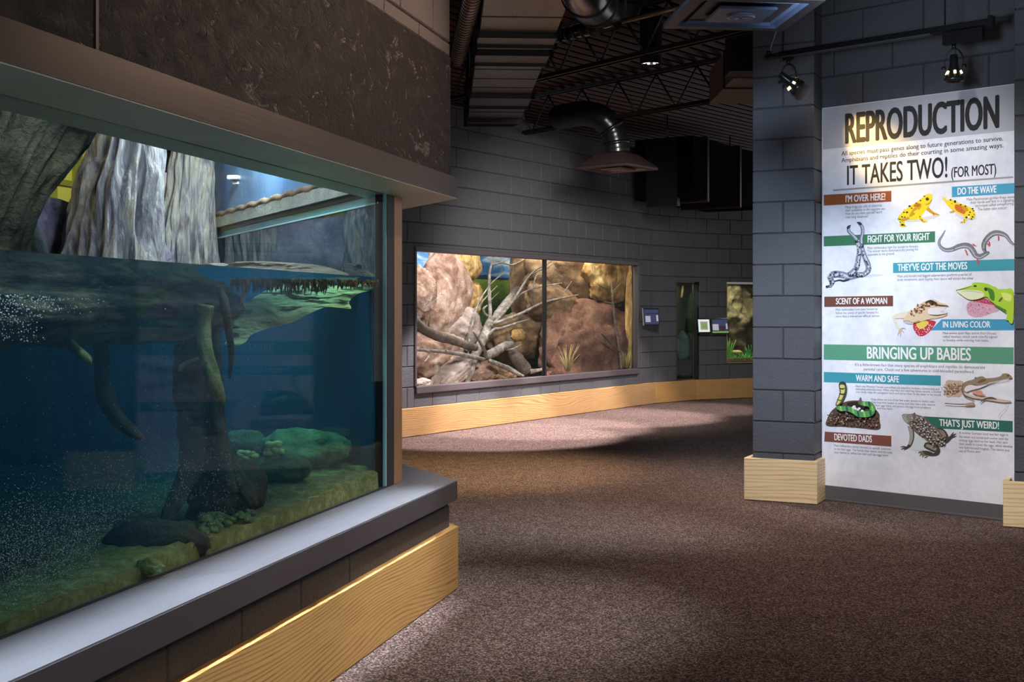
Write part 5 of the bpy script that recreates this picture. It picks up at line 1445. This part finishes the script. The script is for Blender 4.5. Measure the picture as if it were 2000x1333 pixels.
paras = [
    ('B', 26, [("Many frogs use calls to advertise", (258, 238), (612, 218)), ("their availability to the opposite sex.", (258, 270), (647, 250)), ("How do you make yourself heard", (258, 302), (612, 283)), ("over long distances?", (258, 335), (478, 325))]),
    ('B', 26, [("Male Panamanian golden frogs wave", (1440, 162), (1905, 135)), ("their hands and feet in a signaling", (1475, 193), (1903, 167)), ("technique called semaphoring.", (1525, 224), (1903, 200)), ("The ladies take notice!", (1548, 258), (1830, 243))]),
    ('B', 25, [("Male rattlesnakes fight for access to females.", (472, 636), (970, 618)), ("The winner earns dominance by pinning his", (472, 668), (965, 648)), ("opponent to the ground.", (472, 700), (737, 690))]),
    ('B', 25, [("Male and female red legged salamanders perform a series of", (765, 912), (1488, 893)), ("body movements, each hoping their dance will attract the other", (765, 945), (1507, 930))]),
    ('C', 22, [("Male rattlesnakes have been known to", (163, 537), (570, 530)), ("follow the scents of specific females for", (163, 570), (580, 563)), ("more than a mile across difficult terrain.", (163, 602), (592, 597))]),
    ('C', 22, [("Male anoles sport flaps below their throats", (1208, 765), (1728, 768)), ("called dewlaps, which send colorful signals", (1208, 800), (1740, 803)), ("to females while warning rival males.", (1208, 835), (1655, 838))]),
    ('D', 28, [("It's a little-known fact that many species of amphibians and reptiles do demonstrate", (350, 275), (1620, 305)), ("parental care. Check out a few adventures in cold-blooded parenthood.", (435, 320), (1515, 347))]),
    ('D', 20, [("Hatch me, Mommy! Female crocodilians are attentive mothers, constructing and", (358, 483), (1172, 513)), ("defending elaborate nests. When she hears her hatching babies squeak, a mother", (358, 511), (1195, 541)), ("croc simply helps the youngsters hatch and carries them to the water in her mouth.", (358, 539), (1195, 570))]),
    ('D', 20, [("King cobras are one of the few snake species to build a nest.", (508, 610), (1130, 635)), ("They loop their bodies to sweep leaf litter into a pile, deposit", (508, 640), (1133, 666)), ("their eggs there, and protect the eggs from predators", (548, 670), (1090, 695)), ("until they hatch.", (568, 698), (718, 706))]),
    ('E', 23, [("A mother Surinam toad lays her eggs in", (1367, 340), (1845, 362)), ("the water and somersault-swims until the", (1367, 377), (1848, 402)), ("sinking eggs land on her back. Her skin", (1367, 412), (1840, 437)), ("then swells to cover the eggs, which develop", (1367, 447), (1888, 475)), ("into fully-formed froglets. The babies pop", (1367, 482), (1860, 512)), ("out of Mom's skin!", (1367, 517), (1575, 527))]),
    ('E', 22, [("Male hellbenders attract females to specific locations", (147, 463), (700, 500)), ("to lay their eggs. The female then leaves, and the male", (147, 496), (713, 533)), ("stays behind to defend the nest until the eggs hatch.", (147, 529), (680, 562))])]
for crop, cap, lines in paras:
    for s, a, b in lines: lettering(s, crop, a, b, cap, INKT, 0, 1, name='text_line')

_ink = {}


def ink(c):
    if c not in _ink: _ink[c] = plain('print_' + '_'.join(map(str, c)), srgb(*c), .55, spec=.25)
    return _ink[c]


class Pic:
    """a drawing on the panel: flat shapes of ink in one mesh"""

    def __init__(s, name, crop, label): s.name, s.crop, s.label = name, crop, label; s.mb = MB(); s.mats = []; s.k = 3

    def mi(s, c):
        m = ink(c)
        if m not in s.mats: s.mats.append(m)
        return s.mats.index(m)

    def poly(s, pts, c, smooth=True):
        pts = cr(pts, 4, True) if smooth else pts
        q = [pc(s.crop, *p) for p in pts]
        tri = tessellate_polygon([[Vector((u, z, 0)) for u, z in q]])
        y = -.0004 * s.k - .0004; s.k += .25
        s.mb.add([(u - pos_u0, y, z) for u, z in q], [t[::-1] for t in tri], s.mi(c)); return s

    def stroke(s, pts, c):
        """pts (x, y, half width)"""
        p = cr(pts, 5); L = []; Rr = []
        for i in range(len(p)):
            a, b = p[max(i - 1, 0)], p[min(i + 1, len(p) - 1)]; d = math.hypot(b[0] - a[0], b[1] - a[1]) or 1
            nx, ny = -(b[1] - a[1]) / d, (b[0] - a[0]) / d; h = max(.4, p[i][2])
            L.append((p[i][0] + nx * h, p[i][1] + ny * h)); Rr.append((p[i][0] - nx * h, p[i][1] - ny * h))
        n_ = len(p); y = -.0004 * s.k - .0004; s.k += .25
        q = [pc(s.crop, *t) for t in L + Rr]
        s.mb.add([(u - pos_u0, y, z) for u, z in q], [(i, i + 1, n_ + i + 1, n_ + i) for i in range(n_ - 1)], s.mi(c)); return s

    def dot(s, x, y, r, c, ry=None, n_=9):
        ry = ry or r
        return s.poly([(x + math.cos(i * 2 * math.pi / n_) * r, y + math.sin(i * 2 * math.pi / n_) * ry) for i in range(n_)], c, False)

    def spots(s, pts, n_, r, cols, jit=6):
        """n_ spots along a path of (x,y,half width)"""
        p = cr(pts, 12)
        for _ in range(n_):
            x, y, h = R.choice(p)[:3]; s.dot(x + R.uniform(-h, h), y + R.uniform(-h, h) * .8, r * R.uniform(.5, 1.3), R.choice(cols), r * R.uniform(.4, 1.1), 7)
        return s

    def done(s): return part(s.name, s.mb, s.mats, poster, space='local', label=s.label)


YL, YD, BK, OR = (236, 206, 40), (200, 150, 26), (40, 30, 22), (196, 110, 34)
f = Pic('frog_drawing', 'B', 'drawing of a sitting yellow golden frog with black spots facing right')
f.poly([(830, 350), (960, 345), (1070, 310), (1180, 300), (1140, 322), (1000, 360), (880, 368)], (214, 204, 200))
f.stroke([(1040, 205, 22), (1060, 240, 18), (1110, 280, 12), (1150, 295, 9), (1175, 298, 3)], YD).stroke([(1110, 285, 6), (1120, 305, 4), (1130, 308, 2)], YD)
f.poly([(1105, 110), (1090, 95), (1050, 100), (1020, 118), (985, 150), (930, 190), (870, 225), (830, 265), (815, 300), (850, 335), (910, 350), (960, 342), (1000, 310), (1040, 255), (1075, 210), (1100, 160)], YL)
f.poly([(990, 190), (1000, 215), (970, 260), (930, 300), (880, 320), (900, 270), (940, 220)], YD).stroke([(925, 215, 10), (960, 200, 14), (990, 205, 12)], OR)
f.stroke([(945, 255, 26), (975, 305, 22), (1000, 340, 16), (1040, 362, 10), (1062, 360, 4)], YL).stroke([(985, 335, 8), (1010, 362, 6), (1035, 374, 3)], YD)
f.stroke([(850, 250, 18), (820, 300, 24), (790, 330, 20), (775, 355, 10)], YL).stroke([(790, 340, 22), (820, 375, 20), (800, 400, 16), (840, 412, 9), (855, 408, 3)], YL).stroke([(800, 350, 12), (840, 345, 14), (880, 330, 10)], YD)
f.dot(1058, 145, 17, BK, 16).dot(1062, 142, 7, (120, 80, 30)).stroke([(1100, 150, 2), (1080, 185, 2), (1040, 200, 2)], BK)
for x, y, r in ((1030, 118, 9), (990, 160, 9), (950, 185, 8), (885, 215, 13), (905, 235, 8), (860, 275, 12), (830, 275, 9), (812, 320, 9), (838, 322, 8), (790, 345, 9), (815, 398, 14), (835, 402, 8), (985, 318, 7), (1010, 350, 6), (965, 215, 6), (1120, 288, 5), (795, 372, 7), (775, 340, 6)): f.dot(x, y, r, BK, r * .7)
f.done()
f = Pic('frog_drawing', 'B', 'drawing of a yellow golden frog raising a front foot to the left')
f.poly([(1330, 300), (1450, 350), (1530, 330), (1500, 300), (1380, 270)], (216, 206, 202))
f.stroke([(1270, 195, 20), (1245, 170, 14), (1225, 145, 9), (1205, 120, 4)], YL).stroke([(1225, 145, 5), (1240, 125, 3), (1248, 122, 2)], YL).stroke([(1220, 150, 5), (1200, 148, 3)], YL)
f.poly([(1265, 150), (1290, 145), (1330, 165), (1380, 190), (1440, 210), (1490, 235), (1520, 265), (1515, 310), (1470, 320), (1420, 310), (1370, 290), (1320, 260), (1270, 225), (1250, 190)], YL)
f.poly([(1330, 200), (1380, 205), (1420, 240), (1430, 290), (1380, 280), (1330, 245)], (200, 104, 40)).poly([(1390, 215), (1440, 225), (1460, 260), (1420, 262)], YD)
f.stroke([(1480, 250, 22), (1500, 290, 24), (1500, 325, 18), (1460, 330, 12)], YL).stroke([(1440, 280, 16), (1435, 330, 14), (1415, 362, 10), (1375, 376, 4)], YL).stroke([(1415, 362, 6), (1425, 380, 3)], YD).stroke([(1320, 262, 9), (1295, 272, 7), (1275, 275, 3)], YD)
f.dot(1328, 170, 12, BK, 14).dot(1285, 155, 8, BK)
for x, y, r in ((1385, 200, 9), (1430, 215, 10), (1500, 240, 10), (1510, 260, 8), (1440, 325, 11), (1465, 300, 8), (1500, 320, 10), (1475, 275, 9), (1490, 340, 8), (1420, 350, 6), (1300, 190, 5), (1395, 255, 5), (1395, 372, 5), (1515, 295, 6)): f.dot(x, y, r, BK, r * .8)
f.dot(1465, 322, 13, (240, 236, 220), 12); f.done()

SG, SDK, SLT = (128, 134, 150), (52, 56, 66), (196, 198, 204)
f = Pic('snake_drawing', 'B', 'drawing of two grey patterned rattlesnakes rearing and wrestling')
f.poly([(430, 890), (560, 880), (640, 888), (520, 905), (430, 905)], (206, 208, 222))
b1 = [(290, 420, 13), (290, 460, 14), (330, 500, 15), (365, 540, 17), (385, 590, 19), (395, 650, 20), (385, 720, 21), (370, 800, 22), (340, 850, 24), (290, 890, 24)]
b2 = [(395, 385, 12), (420, 420, 14), (425, 470, 14), (412, 530, 15), (415, 590, 17), (425, 650, 19), (450, 720, 22), (475, 780, 24), (480, 840, 24), (440, 880, 22), (380, 885, 22), (330, 880, 22)]
b3 = [(420, 880, 20), (350, 895, 26), (290, 905, 28), (240, 890, 30), (180, 880, 30), (130, 885, 28), (110, 920, 24), (130, 955, 18), (120, 985, 12), (80, 1000, 5)]
for b in (b3, b2, b1): f.stroke([(x, y, h + 2.5) for x, y, h in b], SDK); f.stroke(b, SG); f.stroke([(x + 4, y, h * .35) for x, y, h in b], SLT)
f.poly([(270, 425), (285, 405), (312, 400), (305, 415), (285, 440)], SDK).poly([(368, 372), (400, 370), (418, 385), (410, 402), (385, 392)], SDK).stroke([(150, 950, 6), (200, 938, 8), (240, 945, 10), (300, 930, 8)], SDK)
f.spots([q_ for q_ in b1[3:]], 42, 9, [SDK, SDK, SLT]).spots(b2[4:], 30, 8, [SDK, (90, 92, 100)]).spots(b3, 46, 10, [SDK, (86, 90, 104), SLT]); f.done()

SAL, SALD, RLEG = (122, 122, 126), (70, 68, 72), (196, 76, 74)
f = Pic('salamander_drawing', 'B', 'drawing of two grey red-legged salamanders facing head to head')
for leg in ([(1425, 640, 6), (1440, 665, 7), (1450, 695, 6)], [(1500, 585, 7), (1520, 600, 6), (1538, 606, 3)], [(1545, 735, 8), (1555, 765, 8), (1552, 788, 4)], [(1660, 560, 6), (1665, 590, 8), (1660, 610, 4)], [(1645, 580, 8), (1655, 598, 4)], [(1750, 505, 6), (1755, 535, 8), (1750, 555, 4)]): f.stroke(leg, RLEG)
s1 = [(1232, 450, 2), (1205, 500, 6), (1180, 540, 9), (1172, 580, 11), (1195, 620, 14), (1240, 642, 17), (1300, 636, 19), (1360, 610, 22), (1420, 598, 24), (1470, 610, 26), (1505, 655, 26), (1530, 695, 24), (1570, 708, 22), (1610, 690, 18), (1645, 672, 15), (1662, 668, 6)]
s2 = [(1905, 590, 6), (1870, 560, 12), (1830, 505, 16), (1780, 480, 20), (1720, 475, 22), (1670, 500, 22), (1630, 545, 21), (1610, 590, 20), (1612, 630, 18), (1625, 660, 12)]
for b in (s1, s2): f.stroke([(x, y, h + 2) for x, y, h in b], SALD); f.stroke(b, SAL); f.stroke([(x, y + h * .45, h * .3) for x, y, h in b], (176, 176, 180)); f.spots(b[6:], 26, 4, [SALD])
f.done()

f = Pic('lizard_drawing', 'C', 'drawing of a brown spotted anole with a red and yellow throat fan')
f.poly([(925, 655), (960, 640), (1040, 625), (1135, 640), (1125, 680), (1080, 740), (1020, 782), (970, 780), (935, 740), (918, 695)], (190, 54, 66)).poly([(955, 650), (1040, 635), (1070, 655), (1030, 700), (985, 715), (955, 690)], (226, 196, 90))
for _ in range(70):
    a = R.uniform(0, 1); x = 935 + 180 * a; y = R.uniform(665, 770)
    if abs(x - 1010) + max(0, y - 700) * 1.1 < 110 and not (y < 705 and 950 < x < 1065): f.dot(x, y, 4, (240, 220, 220))
f.stroke([(900, 570, 34), (830, 580, 30), (760, 590, 24), (735, 610, 14), (755, 660, 12), (780, 705, 12), (795, 730, 8)], (222, 208, 184))
for q in ([(790, 715, 6), (780, 750, 5), (768, 775, 2)], [(795, 720, 6), (798, 760, 5), (796, 792, 2)], [(800, 712, 6), (828, 705, 4), (846, 712, 2)], [(795, 715, 5), (822, 738, 3), (830, 748, 2)]): f.stroke(q, (200, 182, 150))
f.poly([(880, 545), (930, 520), (970, 480), (1040, 445), (1120, 425), (1180, 455), (1250, 475), (1270, 495), (1230, 500), (1160, 505), (1080, 535), (1070, 570), (1140, 582), (1250, 565), (1235, 590), (1160, 610), (1080, 620), (1000, 640), (930, 655), (880, 635), (820, 630), (850, 590)], (216, 190, 156))
f.poly([(1070, 520), (1160, 505), (1240, 503), (1235, 520), (1255, 560), (1140, 578), (1075, 572)], (226, 220, 216)).stroke([(1080, 575, 3), (1160, 582, 5), (1252, 566, 3)], (70, 48, 34)).stroke([(1120, 470, 5), (1180, 485, 8), (1262, 490, 4)], (84, 56, 42)).poly([(1190, 540), (1220, 535), (1225, 552), (1195, 556)], (220, 190, 215))
f.spots([(930, 560, 40), (980, 520, 40), (1040, 490, 38), (1100, 460, 24), (1160, 480, 14)], 90, 8, [(128, 76, 50), (98, 60, 44), (150, 100, 66)]).stroke([(1050, 455, 5), (1100, 440, 9), (1150, 460, 6)], (60, 48, 42)).dot(1118, 468, 9, (40, 30, 26))
f.stroke([(830, 640, 2), (900, 655, 3), (990, 635, 3)], (150, 120, 90)); f.done()

GR, GRD, GRL = (172, 206, 60), (74, 128, 50), (214, 228, 120)
f = Pic('lizard_drawing', 'C', 'drawing of a bright green anole with a pale pink throat fan')
f.poly([(1510, 430), (1580, 395), (1640, 400), (1700, 440), (1760, 530), (1680, 560), (1600, 590), (1520, 598), (1460, 570), (1437, 510), (1455, 460)], (216, 166, 184)).poly([(1500, 440), (1580, 410), (1650, 430), (1720, 480), (1640, 470), (1560, 455)], (190, 80, 96))
for _ in range(110): f.dot(R.uniform(1455, 1690), R.uniform(440, 585), 3.2, R.choice([(190, 110, 140), (236, 206, 214), (160, 80, 100)]))
f.poly([(1640, 300), (1720, 300), (1760, 325), (1830, 325), (1903, 345), (1903, 640), (1860, 640), (1840, 540), (1790, 510), (1720, 470), (1650, 400)], GR).stroke([(1720, 480, 8), (1790, 520, 12), (1850, 560, 12)], GRD).stroke([(1850, 540, 18), (1860, 590, 18), (1850, 632, 22)], GR).poly([(1760, 440), (1790, 405), (1800, 415), (1775, 450)], (96, 100, 60)).poly([(1790, 360), (1880, 380), (1880, 440), (1820, 430)], GRL)
f.poly([(1345, 338), (1420, 312), (1495, 290), (1510, 265), (1560, 260), (1640, 270), (1700, 295), (1725, 340), (1720, 410), (1690, 445), (1640, 400), (1560, 425), (1480, 430), (1420, 400), (1375, 355)], GR)
f.poly([(1350, 342), (1430, 335), (1520, 335), (1600, 350), (1620, 390), (1560, 420), (1480, 428), (1420, 398)], (226, 226, 190)).poly([(1640, 310), (1700, 330), (1722, 380), (1715, 440), (1680, 420), (1665, 360)], GRD).poly([(1625, 310), (1650, 318), (1645, 345), (1622, 335)], (40, 66, 34)).dot(1532, 296, 17, (40, 60, 36), 9).stroke([(1350, 336, 3), (1420, 322, 3), (1495, 298, 2)], (86, 90, 50)).stroke([(1400, 350, 2), (1500, 345, 3), (1610, 365, 2)], (178, 180, 120)).dot(1352, 338, 5, (50, 50, 50)); f.done()

f = Pic('crocodile_drawing', 'D', 'drawing of a crocodile with open jaws carrying a hatchling')
f.poly([(1240, 425), (1330, 420), (1400, 425), (1420, 470), (1410, 520), (1380, 575), (1300, 575), (1240, 570)], (198, 172, 150)).spots([(1250, 500, 60), (1300, 500, 64), (1370, 490, 56)], 130, 6, [(140, 98, 76), (160, 122, 100), (120, 84, 66), (222, 204, 186)])
f.poly([(1400, 470), (1440, 430), (1520, 405), (1570, 380), (1610, 378), (1640, 395), (1720, 390), (1780, 375), (1800, 352), (1850, 350), (1890, 378), (1880, 395), (1810, 400), (1740, 420), (1660, 450), (1580, 470), (1500, 455), (1450, 490), (1420, 530)], (150, 128, 104)).poly([(1430, 490), (1480, 460), (1560, 470), (1660, 452), (1580, 490), (1500, 510), (1440, 530)], (226, 216, 216))
f.poly([(1420, 530), (1500, 560), (1600, 580), (1720, 590), (1850, 605), (1885, 625), (1800, 630), (1700, 615), (1600, 600), (1500, 585), (1440, 560)], (210, 186, 168)).poly([(1505, 525), (1590, 515), (1610, 545), (1640, 560), (1580, 565), (1530, 550)], (214, 150, 130)).stroke([(1420, 450, 3), (1405, 510, 5), (1440, 570, 5), (1520, 605, 4)], (110, 96, 88))
f.stroke([(1580, 638, 2), (1610, 608, 6), (1650, 592, 10), (1700, 590, 11), (1740, 600, 5)], (104, 84, 72)).dot(1540, 395, 16, (120, 150, 140), 12).dot(1540, 395, 5, (30, 40, 36)).stroke([(1560, 440, 6), (1600, 420, 14), (1640, 410, 8)], (104, 92, 74)).dot(1855, 368, 14, (96, 84, 74), 10)
for k in range(16): f.poly([(1660 + k * 13, 440 - k * 2.8), (1668 + k * 13, 438 - k * 2.8), (1663 + k * 13, 462 - k * 2.8)], (246, 246, 240), False)
for k in range(12): f.poly([(1740 + k * 12, 594 + k * 2), (1748 + k * 12, 596 + k * 2), (1744 + k * 12, 572 + k * 2)], (250, 250, 244), False); f.stroke([(1740 + k * 12, 594, 1), (1744 + k * 12, 574 + k * 2, .8)], (150, 140, 140))
f.stroke([(1240, 640, 4), (1340, 648, 4), (1430, 650, 5)], (110, 82, 66)).poly([(1430, 645), (1480, 634), (1525, 630), (1525, 655), (1470, 660), (1430, 656)], (176, 148, 124)).stroke([(1850, 640, 1.5), (1830, 690, 1.5), (1780, 740, 2), (1768, 775, 1.5)], (176, 150, 140)); f.done()

f = Pic('cobra_drawing', 'D', 'drawing of a yellow and green king cobra on a leaf litter nest with eggs')
f.poly([(75, 862), (80, 790), (110, 730), (150, 690), (190, 660), (280, 620), (400, 615), (470, 640), (540, 690), (588, 745), (590, 800), (588, 898), (400, 885), (230, 872)], (92, 74, 62))
f.spots([(150, 790, 60), (250, 790, 70), (350, 790, 80), (450, 800, 80), (540, 820, 50)], 240, 9, [(58, 46, 42), (130, 100, 82), (150, 92, 72), (176, 160, 150), (70, 62, 50), (44, 36, 32)]).poly([(290, 640), (380, 625), (440, 650), (460, 690), (400, 700), (320, 680)], (50, 42, 36))
GC = [(190, 670, 14), (230, 690, 24), (290, 690, 24), (350, 710, 26), (400, 740, 28), (460, 745, 30), (520, 735, 28), (540, 690, 26), (510, 650, 24), (460, 645, 20), (410, 630, 16)]
f.stroke([(x, y, h + 3) for x, y, h in GC], (34, 56, 38)).stroke(GC, (86, 158, 92))
for k in range(9):
    x, y, h = GC[1 + k % 9]; f.stroke([(x - 6, y - h, 8), (x, y, 9), (x + 6, y + h, 8)], (46, 96, 60) if k % 2 else (150, 200, 96))
for x, y in ((352, 680), (372, 690), (410, 690), (440, 712), (398, 700), (362, 670)): f.dot(x, y, 15, (226, 226, 228), 12)
f.poly([(402, 645), (412, 600), (425, 580), (436, 605), (432, 640)], (110, 100, 90))
f.poly([(180, 655), (195, 610), (215, 560), (222, 520), (212, 480), (215, 445), (240, 428), (275, 435), (288, 470), (285, 520), (268, 570), (250, 610), (230, 640), (200, 668)], (74, 80, 62)).poly([(190, 650), (205, 610), (225, 560), (232, 520), (222, 480), (228, 460), (262, 460), (272, 490), (268, 530), (250, 580), (230, 625), (205, 650)], (214, 204, 110)).stroke([(215, 545, 5), (250, 552, 7), (275, 545, 4)], (52, 56, 44)).stroke([(195, 600, 4), (225, 612, 6), (250, 600, 3)], (96, 96, 60)).stroke([(222, 445, 6), (250, 435, 10), (275, 450, 8)], (60, 62, 60)).dot(265, 452, 5, (30, 30, 28))
f.stroke([(220, 490, 4), (245, 500, 7), (270, 492, 4)], (60, 64, 50)); f.done()

f = Pic('toad_drawing', 'E', 'drawing of a grey Surinam toad with pale eggs set in her back')
TG, TD, TL_ = (112, 106, 98), (72, 68, 62), (166, 158, 148)
f.poly([(905, 350), (1000, 370), (1050, 420), (1020, 490), (920, 500), (890, 470)], (206, 218, 214))
f.stroke([(890, 260, 26), (905, 330, 24), (905, 390, 22), (885, 450, 18), (855, 478, 12)], TD).stroke([(886, 262, 18), (900, 330, 17), (900, 390, 15), (882, 445, 11)], TL_)
for q in ([(860, 475, 9), (825, 465, 6), (795, 468, 3)], [(858, 480, 9), (825, 482, 6), (800, 490, 3)], [(860, 482, 8), (840, 492, 5), (826, 500, 2)]): f.stroke(q, TD)
f.stroke([(1150, 300, 24), (1200, 320, 30), (1235, 365, 28), (1235, 410, 22), (1210, 440, 14)], TD).stroke([(1160, 305, 10), (1205, 325, 16), (1230, 370, 14)], (140, 132, 112)).stroke([(1235, 420, 20), (1265, 395, 18), (1290, 370, 16)], TD)
for q in ([(1280, 375, 9), (1300, 345, 7), (1312, 325, 3)], [(1285, 375, 9), (1318, 350, 7), (1338, 338, 3)], [(1285, 382, 8), (1315, 370, 6), (1342, 362, 3)]): f.stroke(q, TD)
f.poly([(810, 160), (830, 145), (900, 145), (935, 135), (950, 150), (1000, 165), (1040, 190), (1100, 245), (1150, 280), (1190, 330), (1215, 390), (1240, 440), (1200, 468), (1150, 460), (1080, 430), (1020, 380), (960, 340), (910, 290), (880, 250), (845, 225), (820, 190)], TG)
f.poly([(815, 160), (860, 148), (910, 155), (905, 190), (870, 230), (840, 215)], TL_).poly([(850, 160), (905, 150), (900, 200), (875, 225)], (140, 134, 126)).stroke([(930, 145, 7), (936, 132, 4)], TD).dot(835, 165, 4, BK)
f.stroke([(1030, 440, 18), (1050, 450, 30), (1100, 470, 36), (1150, 495, 34), (1150, 530, 22), (1110, 545, 12)], TD).stroke([(1045, 450, 12), (1100, 470, 18), (1145, 495, 14)], (150, 142, 120)).stroke([(1120, 545, 14), (1070, 530, 22), (1020, 525, 22), (990, 525, 14)], TD)
for q in ([(1010, 515, 10), (985, 515, 7), (972, 528, 4)], [(1020, 525, 10), (995, 540, 7), (985, 555, 3)], [(1030, 535, 9), (1015, 555, 7), (1012, 568, 3)], [(1060, 545, 8), (1050, 562, 6), (1030, 570, 3)]): f.stroke(q, (128, 120, 104))
egg = [(960, 200), (1000, 250), (1050, 280), (1090, 330), (1140, 370), (1180, 420)]
pts = []
for _ in range(900):
    t_ = R.random() * (len(egg) - 1); i = int(t_); g = t_ - i; x = egg[i][0] + (egg[min(i + 1, 5)][0] - egg[i][0]) * g; y = egg[i][1] + (egg[min(i + 1, 5)][1] - egg[i][1]) * g
    x += R.uniform(-66, 66); y += R.uniform(-34, 34)
    if all((x - a) ** 2 + (y - b) ** 2 > 19 ** 2 for a, b in pts): pts.append((x, y))
for x, y in pts[:95]: f.dot(x, y, 11, TD, 10); f.dot(x, y, 8.5, R.choice([(206, 196, 190), (224, 216, 214), (190, 160, 128)]), 7.5); f.dot(x + 1, y + 1, 2.6, (90, 84, 92))
f.done()
